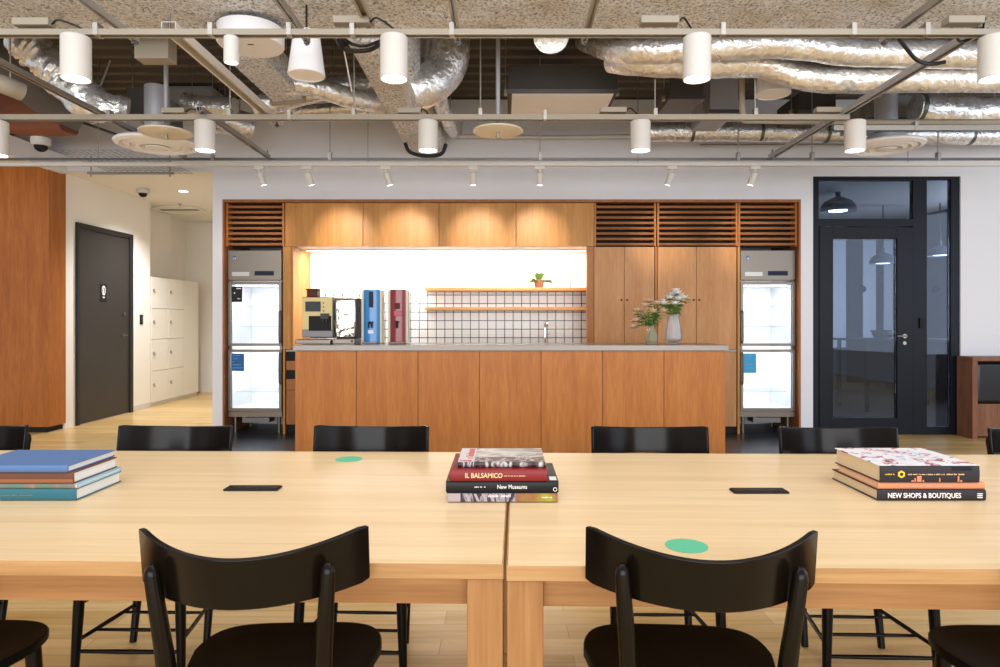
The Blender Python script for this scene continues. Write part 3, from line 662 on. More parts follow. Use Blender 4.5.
# ------------------------------------------------------------------ vases on the bar
def vase(px, d, prof, m_, lab, name='flower_vase'):
    x = Bx(px, d); t = thing(name, lab, 'vase', (x, d, BT))
    obj('vessel', MB().lathe(prof, (x, d, BT), 28), m_, t)
    return t, x
d = 5.80
t, vx = vase(651.5, d, [(0, .002), (.045, .002), (.052, .03), (.05, .075), (.034, .12), (.022, .155), (.028, .175), (.025, .175), (.019, .155), (.031, .12), (.046, .075), (.047, .03), (0, .008)], 'vase_olive', 'olive green glass vase with pale pink and green blooms')
def bouquet(t, x, d, z0, pts, petal, nleaf, seed, spread):
    random.seed(seed)
    st = MB(); lf = MB(); lf2 = MB()
    for (dx, dy, dz) in pts:
        top = Vector((x + dx, d + dy, z0 + dz)); base = Vector((x, d, BT + .02))
        path = smooth_path([base, Vector((x + dx * .12, d + dy * .1, z0 + .0)), top], 5); st.tube(path, .0022, 5)
        for k in range(nleaf):
            q = path[random.randint(5, len(path) - 1)]; a = random.random() * 6.28
            leaf_mb(lf if random.random() < .55 else lf2, q, (math.cos(a), math.sin(a), .5 * random.random()), .045 + .04 * random.random(), .034, .3)
    obj('stems', st, 'leaf', t); obj('leaves', lf, 'leaf', t); obj('young_leaves', lf2, 'leaf_light', t)
    for (dx, dy, dz) in pts:
        if (dx * 7 + dz * 3) % 1 < spread:
            c = Vector((x + dx, d + dy, z0 + dz)); fl = MB()
            for ring, (npet, e, L) in enumerate(((8, .1, .042), (7, .6, .036), (5, 1.1, .026))):
                for k in range(npet):
                    a = 6.28 * k / npet + ring
                    leaf_mb(fl, c, (math.cos(a) * math.cos(e), math.sin(a) * math.cos(e), math.sin(e)), L * 1.3, .032, -.1)
            obj('flower', fl, petal, t)
pts = [(-.14, 0, .02), (-.11, .04, .11), (-.06, -.03, .15), (-.02, .02, .19), (.03, -.04, .17), (.07, .03, .16), (.10, -.02, .10), (.0, -.05, .10), (-.07, .05, .07), (.05, .05, .08), (-.165, -.02, -.035)]
bouquet(t, vx, d, BT + .175, pts, 'petal_pink', 20, 3, .75)
d = 5.84
rib = []
t, vx = vase(673.5, d, [(0, .03), (.06, .03), (.074, .045), (.07, .10), (.045, .255), (.05, .265), (.045, .265), (.041, .255), (.066, .10), (.07, .048), (0, .038)], 'vase_clear', 'clear smoky glass vase holding white flowers', 'flower_vase')
obj('foot', MB().lathe([(0, .001), (.05, .001), (.056, .01), (.03, .029), (0, .029)], (vx, d, BT), 28), 'vase_clear', t)
pts = [(-.03, 0, .13), (.0, .03, .16), (.03, -.02, .17), (.06, .02, .15), (.09, 0, .13), (.035, -.04, .12), (-.07, .02, .10), (-.09, -.02, .08), (-.05, .04, .06), (.05, .04, .08), (.0, -.05, .08), (.02, 0, .19)]
bouquet(t, vx, d, BT + .265, pts, 'petal', 16, 11, 1.1)

# ------------------------------------------------------------------ black framed glass door set in the back wall
gd = MB(); y0, y1 = WD + .015, WD + .075
gx = [DL + .002, xx(818), xx(912), xx(926), xx(950), DR - .002]
t = struct('door_1', MB().box(gx[0], gx[1], y0, y1, .001, DT - .002).box(gx[1], gx[2], y0, y1, zz(181), DT - .002).box(gx[1], gx[2], y0, y1, zz(226.5), zz(219)).box(gx[2], gx[3], y0, y1, .001, DT - .002).box(gx[3], gx[4], y0, y1, zz(180), DT - .002).box(gx[3], gx[4], y0, y1, .001, zz(427)).box(gx[4], gx[5], y0, y1, .001, DT - .002), 'blackmet', bevel=.002)
obj('transom_glass', MB().box(gx[1] + .001, gx[2] - .001, y0 + .03, y0 + .038, zz(219) + .001, zz(181) - .001), 'glass', t)
obj('sidelight_glass', MB().box(gx[3] + .001, gx[4] - .001, y0 + .03, y0 + .038, zz(427) + .001, zz(180) - .001), 'glass', t)
lx0, lx1 = gx[1] + .004, gx[2] - .004; g0, g1 = xx(832), xx(896); lz0, lz1 = .008, zz(227.5)
lf = obj('door_leaf', MB().box(lx0, g0, y0 - .008, y1 - .01, lz0, lz1).box(g1, lx1, y0 - .008, y1 - .01, lz0, lz1).box(g0, g1, y0 - .008, y1 - .01, lz0, zz(418)).box(g0, g1, y0 - .008, y1 - .01, zz(239), lz1), 'blackmet', t, bevel=.002)
obj('leaf_glass', MB().box(g0 + .001, g1 - .001, y0 + .02, y0 + .028, zz(418) + .001, zz(239) - .001), 'glass', lf)
hx = xx(903)
obj('handle', MB().disc((hx, y0 - .009, zz(336)), .022, nrm=(0, -1, 0), t=.008).tube([(hx, y0 - .015, zz(336)), (hx, y0 - .055, zz(336)), (hx - .10, y0 - .058, zz(336))], .008, 8), 'zinc', lf)
obj('key_plate', MB().disc((hx, y0 - .009, zz(343)), .018, nrm=(0, -1, 0), t=.006), 'zinc', lf)
obj('card_reader', MB().box(xx(918.0), xx(922.5), y0 - .02, y0, zz(328), zz(318)), 'matte_black', t, bevel=.003)
for x, g in ((863, y0 + .0195), (937.5, y0 + .0295)):
    obj('glass_dot', MB().disc((xx(x), g, zz(289)), .036, nrm=(0, -1, 0), t=.0008), 'dot_blue', t)
# meeting room behind the glass
rx0, rx1, ry1 = 2.4, 6.6, 11.5
struct('wall_meeting_back', MB().box(rx0, rx1, ry1, ry1 + .1, 0, 2.9), 'room_grey')
struct('wall_meeting_left', MB().box(3.16 , 3.225, 7.82, ry1, 0, 2.9), 'room_grey')
struct('wall_meeting_right', MB().box(rx1, rx1 + .1, WD + .13, ry1, 0, 2.9), 'room_grey')
struct('ceiling_meeting', MB().box(3.16, rx1, WD + .13, ry1, 2.85, 2.9), 'white')
struct('floor_meeting', MB().box(3.25, rx1, WD + .13, ry1, .001, .006), 'room_floor')
rm = 10.9
for i, (a, b) in enumerate(((822, 846), (863, 876), (884, 893), (926, 946))):
    xa, xb = (a - CX) * rm / F, (b - CX) * rm / F
    t = thing('vertical_blind', ('broad pale blind panel at the left behind the door glass', 'slim pale blind panel behind the middle of the door glass', 'slim pale blind panel behind the right of the door glass', 'pale blind panel seen through the side pane')[i], 'blind', ((xa + xb) / 2, rm, .9), 'pale blinds in the meeting room')
    obj('fabric', MB().box(xa, xb, rm, rm + .03, .75, 2.5), 'blind', t); obj('head_rail', MB().box(xa - .02, xb + .02, rm - .01, rm + .04, 2.501, 2.54), 'grey_metal', t)
d = 9.0
t = thing('meeting_table', 'dark meeting table behind the glass door', 'table', (5.0, d, 0))
obj('table_top', MB().box(4.65, 6.0, d - .4, d + .4, .92, .95), 'matte_black', t, bevel=.004)
obj('modesty_panel', MB().box(4.7, 5.95, d + .1, d + .12, .35, .919), 'matte_black', t)
for a in (4.7, 5.93):
    for b in (d - .37, d + .34): obj('leg', MB().box(a, a + .04, b, b + .04, .007, .919), 'matte_black', t)
t = thing('desk_basket', 'small grey basket on the dark meeting table', 'basket', (5.12, 9.0, .951))
obj('bowl', MB().lathe([(0, .952), (.10, .952), (.14, 1.05), (.13, 1.05), (.095, .96), (0, .96)], (5.12, 9.0, 0), 16), 'zinc', t); obj('rim', MB().lathe([(.13, 1.051), (.148, 1.051), (.148, 1.062), (.13, 1.062), (.13, 1.051)], (5.12, 9.0, 0), 16), 'zinc_dark', t)
def pendant(x, y, d, w, lab):  # lamps reflected in the door glass, modelled as objects behind it
    c = P(x, y, d); r = w * d / F / 2
    t = thing('reflected_lamp', lab, 'lamp', (c.x, c.y, c.z), 'lamp reflections built behind the door glass')
    obj('shade', MB().lathe([(r, 0), (r * .97, r * .3), (r * .75, r * .62), (r * .3, r * .85), (r * .14, r * .9), (r * .14, r * 1.3), (0, r * 1.3)], c, 24), 'lamp_grey', t)
    obj('bulb', MB().lathe([(0, .01), (r * .5, .01), (r * .5, .05), (0, .05)], c, 16), 'lamp_on', t)
    obj('cord', MB().cyl((c.x, c.y, c.z + r * 1.3), (c.x, c.y, 2.85), .008, n=6), 'cable', t)
pendant(883, 264, 9.6, 25, 'reflection of a grey dome pendant lamp, built behind the glass door leaf')
pendant(940, 256, 9.4, 24, 'reflection of a grey dome pendant lamp in the narrow side pane, built behind it')
pendant(838, 212, 8.6, 34, 'reflection of a dark dome pendant lamp in the transom glass, built behind it')
lamp('AREA', 'meeting_fill_light', (6.5, 9.2, 1.7), 75, (.86, .92, 1), None, aim=(3.3, 9.8, 1.9), shape='RECTANGLE', size=3.0, size_y=1.6)  # unseen light added to lift the meeting room ceiling

# ------------------------------------------------------------------ black restroom door on the left wall (faces +X)
X0 = -4.85; yA, yB = 7.56, 8.70; dz = 2.31
t = struct('door_2', MB().box(X0 + .001, X0 + .03, yA, yA + .045, 0.001, dz).box(X0 + .001, X0 + .03, yB - .07, yB, 0.001, dz).box(X0 + .001, X0 + .03, yA + .045, yB - .07, dz - .06, dz), 'door_frame', bevel=.002)
lf = obj('door_leaf', MB().box(X0 + .001, X0 + .014, yA + .048, yB - .073, .008, dz - .063), 'door_black', t, bevel=.002)
def side_text(txt, size, y, z, x, **k):
    m_ = Matrix.Translation((x, y, z)) @ Matrix.Rotation(math.radians(90), 4, 'Z') @ FRONT
    return text_mb(txt, size, m_, **k)
# sign
sy = 8.07; szc = 1.2 + 27 * (4.85 / 401.0)
sg = obj('sign_plate', MB().box(X0 + .015, X0 + .019, sy - .065, sy + .065, szc - .11, szc + .11), 'matte_black', lf)
ring = MB(); n = 28; vs = []; fs = []
for k in range(n):
    a = 2 * math.pi * k / n
    for r in (1.0, .78):
        yy = sy + .037 * r * math.cos(a); z_ = szc + .03 + .058 * r * math.sin(a)
        vs += [(X0 + .0192, yy, z_), (X0 + .0205, yy, z_)]
for k in range(n):
    a = k * 4; b = ((k + 1) % n) * 4; fs += [(a + 1, b + 1, b + 3, a + 3), (a, b, b + 1, a + 1), (a + 2, a + 3, b + 3, b + 2)]
obj('sign_ring', ring.add(vs, fs), 'ink_white', sg)
obj('sign_figure', MB().disc((X0 + .0192, sy, szc + .066), .008, nrm=(1, 0, 0), t=.0013).box(X0 + .0192, X0 + .0205, sy - .009, sy + .009, szc + .005, szc + .055).box(X0 + .0192, X0 + .0205, sy - .007, sy + .007, szc - .015, szc + .005), 'ink_white', sg)
obj('sign_text', MB().prism([(sy - .03, szc - .045), (sy + .03, szc - .045), (sy + .012, szc - .062), (sy - .012, szc - .062)], X0 + .0192, X0 + .0205).xf(Matrix(((0, 0, 1, 0), (1, 0, 0, 0), (0, 1, 0, 0), (0, 0, 0, 1)))), 'ink_white', sg)
hy, hz = 8.50, zz(336, 81)
obj('handle', MB().disc((X0 + .015, hy, hz), .026, nrm=(1, 0, 0), t=.008).tube([(X0 + .02, hy, hz), (X0 + .065, hy, hz), (X0 + .068, hy - .13, hz)], .009, 8), 'zinc_dark', lf)
obj('thumb_turn', MB().disc((X0 + .015, hy, zz(314, 81)), .022, nrm=(1, 0, 0), t=.02), 'zinc_dark', lf)
t = thing('light_switch', 'small black wall switch right of the black restroom door', 'switch', (X0, 8.96, 1.2))
obj('switch_plate', MB().box(X0 + .001, X0 + .012, 8.90, 8.97, 1.14, 1.27), 'matte_black', t, bevel=.002); obj('rocker', MB().box(X0 + .0125, X0 + .016, 8.915, 8.955, 1.17, 1.24), 'dark_grey', t)
# lockers
def locker(y0, y1, z0, z1, lab, handle=True):
    t = thing('locker', lab, 'locker', (X0 - .2, (y0 + y1) / 2, z0), 'white lockers in the corridor')
    obj('body', MB().box(X0 - .41, X0 - .02, y0 + .001, y1 - .001, z0 + .001, z1 - .001), 'locker', t)
    dd = obj('door', MB().box(X0 - .018, X0, y0 + .003, y1 - .003, z0 + .003, z1 - .003), 'locker', t, bevel=.002)
    if handle:
        zc = (z0 + z1) / 2 + .03
        obj('latch', MB().disc((X0, y0 + .07, zc), .02, nrm=(1, 0, 0), t=.012).box(X0 + .012, X0 + .022, y0 + .05, y0 + .09, zc - .03, zc - .018), 'zinc', dd)
zs = [.055, .49, .93, 1.36, 1.80]; ys = [9.19, 9.66, 10.14]
rn = ['bottom', 'second from bottom', 'third from bottom', 'top']; cn = ['near the wall switch', 'next to the plain panel']
for c_ in range(2):
    for r_ in range(4): locker(ys[c_], ys[c_ + 1], zs[r_], zs[r_ + 1], 'cream locker door, %s row, column %s' % (rn[r_], cn[c_]))
tag(obj('locker_filler', MB().box(X0 - .41, X0, 10.142, 10.62, .055, 1.80), 'locker', bevel=.002), 'plain cream filler panel right of the lockers', 'panel')
tag(obj('floor_plinth', MB().box(X0 - .41, X0 - .02, 9.19, 10.62, 0.001, .053), 'white'), 'low white plinth under the lockers', 'plinth')
tag(obj('recess_cabinet', MB().box(X0 - .42, X0 - .30, 9.19, 10.34, 1.82, 2.825), 'cream_wall', bevel=.004), 'tall cream cupboard panel above the lockers', 'panel')
# corridor ceiling fittings
def ceil_disc(x, y, zc, name, label, cat, prof, m_, extra=None):
    d = F * (zc - EYE) / (HZ - y); c = P(x, y, d); c.z = zc
    t = thing(name, label, cat, (c.x, c.y, zc)); obj('body', MB().lathe(prof, c, 28), m_, t)
    return t, c
t, c = ceil_disc(183.5, 191, 2.83, 'downlight', 'round recessed downlight glowing in the corridor ceiling', 'lamp', [(.055, -.001), (.075, -.001), (.078, -.006), (.055, -.008), (.055, -.001)], 'white')
obj('lens', MB().lathe([(0, -.002), (.054, -.002), (.054, -.005), (0, -.005)], c, 24), 'lamp_on', t)
lamp('SPOT', 'downlight_beam', (c.x, c.y, c.z - .02), 270, (.96, .97, 1), t, aim=(c.x, c.y, 0), spot_size=2.3, spot_blend=.8, shadow_soft_size=.06)
t, c = ceil_disc(180, 209.5, 2.83, 'ceiling_vent', 'round dark slotted air vent in the corridor ceiling', 'vent', [(0, -.004), (.30, -.004), (.33, -.001), (.36, -.001), (.36, -.012), (.31, -.016), (.30, -.006)], 'cream_ceiling')
obj('slot', MB().box(c.x - .28, c.x + .28, c.y - .03, c.y + .03, c.z - .010, c.z - .0045), 'matte_black', t)
t, c = ceil_disc(143, 189, 2.83, 'dome_camera', 'small white dome security camera at the corridor corner', 'camera', [(0, -.001), (.075, -.001), (.075, -.04), (.06, -.055), (0, -.055)], 'white')
obj('lens_dome', MB().lathe([(.05, -.056), (.045, -.08), (.025, -.098), (0, -.104)], c, 20), 'matte_black', t)
t, c = ceil_disc(41, 138, 2.83, 'dome_camera', 'white dome security camera with dark lens at the far left ceiling', 'camera', [(0, -.001), (.08, -.001), (.08, -.05), (.065, -.07), (0, -.07)], 'white')
obj('lens_dome', MB().lathe([(.055, -.071), (.05, -.10), (.025, -.12), (0, -.125)], c, 20), 'matte_black', t)
t, c = ceil_disc(180, 204, 2.83, 'sprinkler_head', 'tiny sprinkler head on the corridor ceiling', 'sprinkler', [(0, -.001), (.03, -.001), (.03, -.006), (.008, -.008), (.008, -.03), (.018, -.032), (0, -.034)], 'zinc')

# console at the far right
t = thing('wall_console', 'dark wood framed unit with black cushion at the right wall', 'cabinet', (5.2, 6.6, 0))
cy0, cy1 = 6.72, 6.955; cs = F / cy0; cx0 = xx(972.5, cs); ct = zz(357, cs)
obj('frame', MB().box(cx0, 5.9, cy0, cy1, ct - .04, ct).box(cx0, cx0 + .055, cy0, cy1, .001, ct - .041).box(5.86, 5.9, cy0, cy1, .001, ct - .041).box(cx0 + .056, 5.859, cy0 + .2, cy1, .001, ct - .041), 'console_wood', t, bevel=.002)
obj('cushion', MB().box(cx0 + .06, 5.855, cy0 + .02, cy0 + .195, .36, ct - .06), 'tv', t, bevel=.03, seg=4)
obj('base_panel', MB().box(cx0 + .06, 5.855, cy0 + .04, cy0 + .195, .02, .35), 'console_wood', t, bevel=.003)

# ------------------------------------------------------------------ tables
TH = .71; ANG = -math.radians(1.15); TD = 1.135; TL = 2.4
def make_table():
    t = thing('dining_table', 'x', 'table', (0, 0, 0))
    h = TL / 2; q = TD / 2
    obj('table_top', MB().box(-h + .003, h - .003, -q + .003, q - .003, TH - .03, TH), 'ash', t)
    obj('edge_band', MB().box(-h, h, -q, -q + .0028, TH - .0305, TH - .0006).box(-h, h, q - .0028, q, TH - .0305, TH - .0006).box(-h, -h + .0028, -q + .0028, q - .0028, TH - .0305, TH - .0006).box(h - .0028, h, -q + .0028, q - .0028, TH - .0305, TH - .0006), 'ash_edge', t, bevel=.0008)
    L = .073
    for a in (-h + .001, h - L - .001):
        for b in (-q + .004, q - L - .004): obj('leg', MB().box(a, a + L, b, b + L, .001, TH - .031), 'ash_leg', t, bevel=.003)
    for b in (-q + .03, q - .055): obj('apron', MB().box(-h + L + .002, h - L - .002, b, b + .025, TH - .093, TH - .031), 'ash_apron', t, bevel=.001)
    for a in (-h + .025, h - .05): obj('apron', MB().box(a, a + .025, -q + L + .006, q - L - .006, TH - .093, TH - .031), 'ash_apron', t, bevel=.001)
    return t
tb = make_table()
u = Vector((math.cos(ANG), math.sin(ANG), 0)); v = Vector((-math.sin(ANG), math.cos(ANG), 0))
P0 = Vector((.004, 1.334, 0))
c1 = P0 - u * (TL / 2 + .003) + v * (TD / 2 + .004); c2 = P0 + u * (TL / 2 + .003) + v * (TD / 2 - .004)
tb.location = c1; tb.rotation_euler.z = ANG; tb['label'] = 'left pale ash wood table carrying the blue books'; tb['group'] = 'pale wood tables pushed end to end'
copyof(tb, c2, 'right pale ash wood table carrying the shops and boutiques book', ANG, 'pale wood tables pushed end to end')
def on_table(x, y, z=TH): return P(x, y, (z - EYE) * F / (HZ - y))
def flat_rot(mb, c, a): return mb.xf(Matrix.Translation(c) @ Matrix.Rotation(a, 4, 'Z') @ Matrix.Translation(-Vector(c)))
for x, y, r, lab in ((349, 459.4, .047, 'small green round sticker at the back of the left table'), (686.5, 546, .0455, 'green round sticker behind the right front chair')):
    c = on_table(x, y); tag(obj('round_sticker', MB().disc((c.x, c.y, TH + .0002), r, n=48, nrm=(0, 0, 1), t=.0008), 'green_dot'), lab, 'sticker')
for x, y, lab in ((253, 489.3, 'black power outlet slot in the left table'), (759, 492, 'black power outlet slot in the right table')):
    c = on_table(x, y); t = thing('power_outlet', lab, 'outlet', (c.x, c.y, TH))
    obj('frame', MB().box(c.x - .078, c.x + .078, c.y - .023, c.y + .023, TH + .0005, TH + .006), 'matte_black', t, bevel=.002)
    obj('flap', MB().box(c.x - .074, c.x + .074, c.y - .019, c.y + .019, TH + .0062, TH + .0075), 'black', t)

# ------------------------------------------------------------------ books
def book(x0, x1, y0, y1, z0, th, cover, label, pages='pages', spine=None, board=.0028, top=None, back_open=False, group=None, open_side=True):
    "spine faces the viewer"
    t = thing('book', label, 'book', ((x0 + x1) / 2, (y0 + y1) / 2, z0), group)
    obj('page_block', MB().box(x0 + .004, x1 - .004, y0 + .004, y1 - .005, z0 + board, z0 + th - board), pages, t)
    obj('cover_board', MB().box(x0, x1, y0 + .002, y1, z0 + .0002, z0 + board), cover, t, bevel=.0006)
    obj('cover_board', MB().box(x0, x1, y0 + .002, y1, z0 + th - board, z0 + th), top or cover, t, bevel=.0006)
    sp = MB(); n = 8; vs = []; fs = []
    for i in range(n + 1):
        a = -math.pi / 2 + math.pi * i / n; z = z0 + th / 2 + math.sin(a) * (th / 2 - .0002); yy = y0 + .0025 - math.cos(a) * .0035
        vs += [(x0, yy, z), (x1, yy, z), (x0, y0 + .0035, z), (x1, y0 + .0035, z)]
    for i in range(n):
        a = i * 4; b = a + 4; fs += [(a, a + 1, b + 1, b), (a, b, b + 2, a + 2), (a + 1, a + 3, b + 3, b + 1)]
    sp.add(vs, fs, True); s_ = obj('spine', sp, spine or cover, t)
    return t, s_
def bxs(x, d): return (x - CX) * d / F
def marks(x0, x1, y, z, h, seed=1):
    "a line of tiny strokes too small to read"
    r = random.Random(seed); mb = MB(); x = x0
    while x < x1:
        w_ = h * r.choice((.28, .34, .42)); hh = h * r.choice((.72, .72, .72, 1.0))
        if r.random() > .16: mb.box(x, x + w_, y, y + .0008, z, z + hh)
        x += w_ + h * .22
    return mb
# left stack
d0 = 1.805; z = TH + .001
BG = 'books stacked on the left table'
t, s_ = book(bxs(-28, d0), bxs(76, d0), d0, d0 + .215, z, .032, 'teal_cloth', 'thick teal book at the bottom of the left stack', group=BG)
obj('title_lettering', marks(bxs(-4, d0), bxs(32, d0), d0 - .0017, z + .0125, .005, 1), mat('dim_gold_ink', rgb(110, 130, 110), .5), s_); z += .0325
t, s_ = book(bxs(-28, d0), bxs(77, d0), d0, d0 + .215, z, .0125, 'pale_blue', 'thin pale blue book with mottled spine, left stack', spine='spine_strip', group=BG); z += .013
t, s_ = book(bxs(-34, d0), bxs(73.5, d0), d0, d0 + .205, z, .031, 'brown_cover', 'thick brown book with white pages in the left stack', group=BG)
obj('spine_band', MB().box(bxs(-34, d0) + .001, bxs(73.5, d0) - .001, d0 - .0016, d0 + .0, z + .004, z + .013), mat('rust_brown_band', rgb(150, 92, 54), .5), s_); z += .0315
t, s_ = book(bxs(-40, d0), bxs(69, d0), d0 - .005, d0 + .215, z, .019, 'navy_cloth', 'blue cloth bound book on top of the left stack', group=BG)
# middle stack
BG = 'books stacked in the middle'
d0 = 1.790; z = TH + .001
t, s_ = book(bxs(447, d0), bxs(557.5, d0), d0, d0 + .215, z, .026, 'charcoal_cover', 'book with striped and yellow photo spine at the bottom of the middle stack', group=BG)
a, b = bxs(447.3, d0), bxs(557.2, d0); w = b - a
obj('spine_print', MB().box(a, a + w * .12, d0 - .0022, d0 - .0008, z + .002, z + .024), 'mauve', s_)
obj('spine_print', MB().box(a + w * .121, a + w * .62, d0 - .0022, d0 - .0008, z + .002, z + .024), 'spine_photo', s_)
for q in (.17, .25, .32, .385): obj('spine_stripe', MB().prism([(a + w * q + .006, z + .0025), (a + w * q + .014, z + .0025), (a + w * q + .004, z + .0235), (a + w * q - .003, z + .0235)], -.0001, .0007).xf(Matrix.Translation((0, d0 - .0023, 0)) @ FRONT), 'mauve', s_)
obj('spine_print', MB().box(a + w * .621, b, d0 - .0022, d0 - .0008, z + .002, z + .024), 'spine_yellow', s_)
obj('title_lettering', marks(a + w * .36, a + w * .57, d0 - .003, z + .0145, .0065, 2), 'ink_white', s_)
obj('title_lettering', marks(a + w * .86, a + w * .945, d0 - .003, z + .0115, .004, 3), 'ink_white', s_); z += .0265
t, s_ = book(bxs(446, d0), bxs(558.5, d0), d0 - .003, d0 + .225, z, .0305, 'black_cover', 'black book titled New Museums in the middle stack', group=BG)
obj('title_lettering', front_text('New Museums', .0155, bxs(497, d0), d0 - .0055, z + .011, sx=.86, bold=.0001), 'ink_white', s_)
obj('author_lettering', marks(bxs(473, d0), bxs(485, d0), d0 - .0055, z + .014, .004, 4), 'ink_white', s_)
rg = MB(); vs = []; fs = []; n = 20; ccx, ccz = bxs(555, d0), z + .009
for k in range(n):
    q = 2 * math.pi * k / n; vs += [(ccx + .0055 * math.cos(q), d0 - .0052, ccz + .0055 * math.sin(q)), (ccx + .004 * math.cos(q), d0 - .0052, ccz + .004 * math.sin(q)), (ccx + .0055 * math.cos(q), d0 - .0046, ccz + .0055 * math.sin(q)), (ccx + .004 * math.cos(q), d0 - .0046, ccz + .004 * math.sin(q))]
for k in range(n):
    p_ = k * 4; q_ = ((k + 1) % n) * 4; fs += [(p_, q_, q_ + 1, p_ + 1), (p_, p_ + 2, q_ + 2, q_), (p_ + 1, q_ + 1, q_ + 3, p_ + 3)]
obj('spine_ring', rg.add(vs, fs), 'ink_white', s_)
obj('cover_label', MB().box(bxs(550, d0), bxs(557, d0), d0 + .01, d0 + .05, z + .0305, z + .031), 'ink_white', t); z += .031
t, s_ = book(bxs(450, d0), bxs(547, d0), d0 - .006, d0 + .215, z, .0305, 'red_cloth', 'red book titled IL BALSAMICO in the middle stack', group=BG)
obj('title_lettering', front_text('IL BALSAMICO', .0175, bxs(465, d0), d0 - .0085, z + .010, sx=.90, bold=.0003), 'ink_cream', s_)
obj('subtitle_lettering', marks(bxs(504, d0), bxs(525, d0), d0 - .0085, z + .0135, .0032, 5), 'ink_cream', s_); z += .031
xa, xb = bxs(457, d0), bxs(546, d0)
t, s_ = book(xa, xb, d0 + .02, d0 + .215, z, .015, 'cover_photo', 'grey photo book with red lettering on top of the middle stack', spine='photo_row', group=BG)
zt = z + .0152
obj('cover_panel', MB().box(xa + .002, xa + .045, d0 + .022, d0 + .213, zt, zt + .0004), mat('pale_grey_panel', rgb(204, 198, 198), .4), t)
obj('cover_photo_row', MB().box(xa + .046, xb - .003, d0 + .022, d0 + .085, zt, zt + .0004), 'photo_row', t)
TOPT = lambda x, y, z_, a=0: Matrix.Translation((x, y, z_)) @ Matrix.Rotation(a, 4, 'Z')
obj('cover_lettering', text_mb('TIMES', .016, TOPT(xa + .005, d0 + .026, zt + .001), bold=.0004, sx=.8), 'ink_red', t)
obj('cover_lettering', marks(d0 + .065, d0 + .205, 0, 0, .022, 6).xf(Matrix(((0, 0, -1, xa + .041), (1, 0, 0, 0), (0, 1, 0, zt), (0, 0, 0, 1)))), 'ink_red', t)
# right stack
BG = 'books stacked on the right table'
d0 = 1.805; z = TH + .001
xa, xb = bxs(877.5, d0), bxs(986, d0)
t, s_ = book(xa, xb, d0, d0 + .25, z, .030, 'charcoal_cover', 'charcoal book titled NEW SHOPS & BOUTIQUES at the bottom of the right stack', pages='pages_cream', group=BG)
obj('title_lettering', front_text('NEW SHOPS & BOUTIQUES', .0185, xa + .026, d0 - .0025, z + .0085, sx=.88, bold=.0004), 'ink_white', s_)
mk = MB()
for i in range(3): mk.box(xb - .025, xb - .011, d0 - .003, d0 - .0012, z + .008 + i * .005, z + .0105 + i * .005)
obj('spine_mark', mk, 'ink_white', s_); z += .0305
t, s_ = book(xa + .003, xb - .001, d0 + .003, d0 + .225, z, .018, 'orange_cover', 'thin salmon orange book in the middle of the right stack', pages='pages_cream', group=BG)
obj('title_lettering', marks(xa + .06, xa + .2, d0 + .0005, z + .0065, .005, 7), mat('pale_salmon_ink', rgb(232, 176, 146), .5), s_); z += .0185
xb2 = bxs(979, d0)
t, s_ = book(xa + .006, xb2, d0 - .002, d0 + .245, z, .047, 'charcoal_cover', 'thick white splashed cover book with yellow hexagon on top of the right stack', pages='pages_cream', top='cover_splash', group=BG)
hxm = MB(); hc = Vector((xa + .062, z + .0235)); vs = []
for k in range(6): vs.append((hc.x + .0105 * math.cos(math.pi / 6 + k * math.pi / 3), hc.y + .0105 * math.sin(math.pi / 6 + k * math.pi / 3)))
obj('spine_hexagon', MB().prism(vs, 0, .0015).xf(Matrix.Translation((0, d0 - .0038, 0)) @ FRONT), 'ink_yellow', s_)
obj('hexagon_core', MB().disc((hc.x, d0 - .0052, hc.y), .0045, nrm=(0, -1, 0), t=.0006), 'charcoal_cover', s_)
obj('spine_word', marks(xa + .018, xa + .042, d0 - .0045, z + .0215, .004, 8), 'ink_yellow', s_)
obj('spine_lettering', marks(xa + .080, xa + .232, d0 - .0045, z + .0215, .0036, 9), 'ink_cream', s_)
obj('spine_patch', MB().box(xb2 - .075, xb2 - .022, d0 - .0036, d0 - .001, z + .033, z + .043), 'matte_black', s_)
pm = MB()
for i, (a, w_) in enumerate(((.09, .006), (.098, .004), (.105, .012), (.12, .004), (.165, .003), (.215, .004), (.222, .005))): pm.box(xa + a, xa + a + w_, d0 - .0036, d0 - .001, z + .003, z + .003 + .004 + .006 * (i % 3))
obj('spine_figures', pm, mat('salmon_ink', rgb(216, 130, 96), .5), s_)

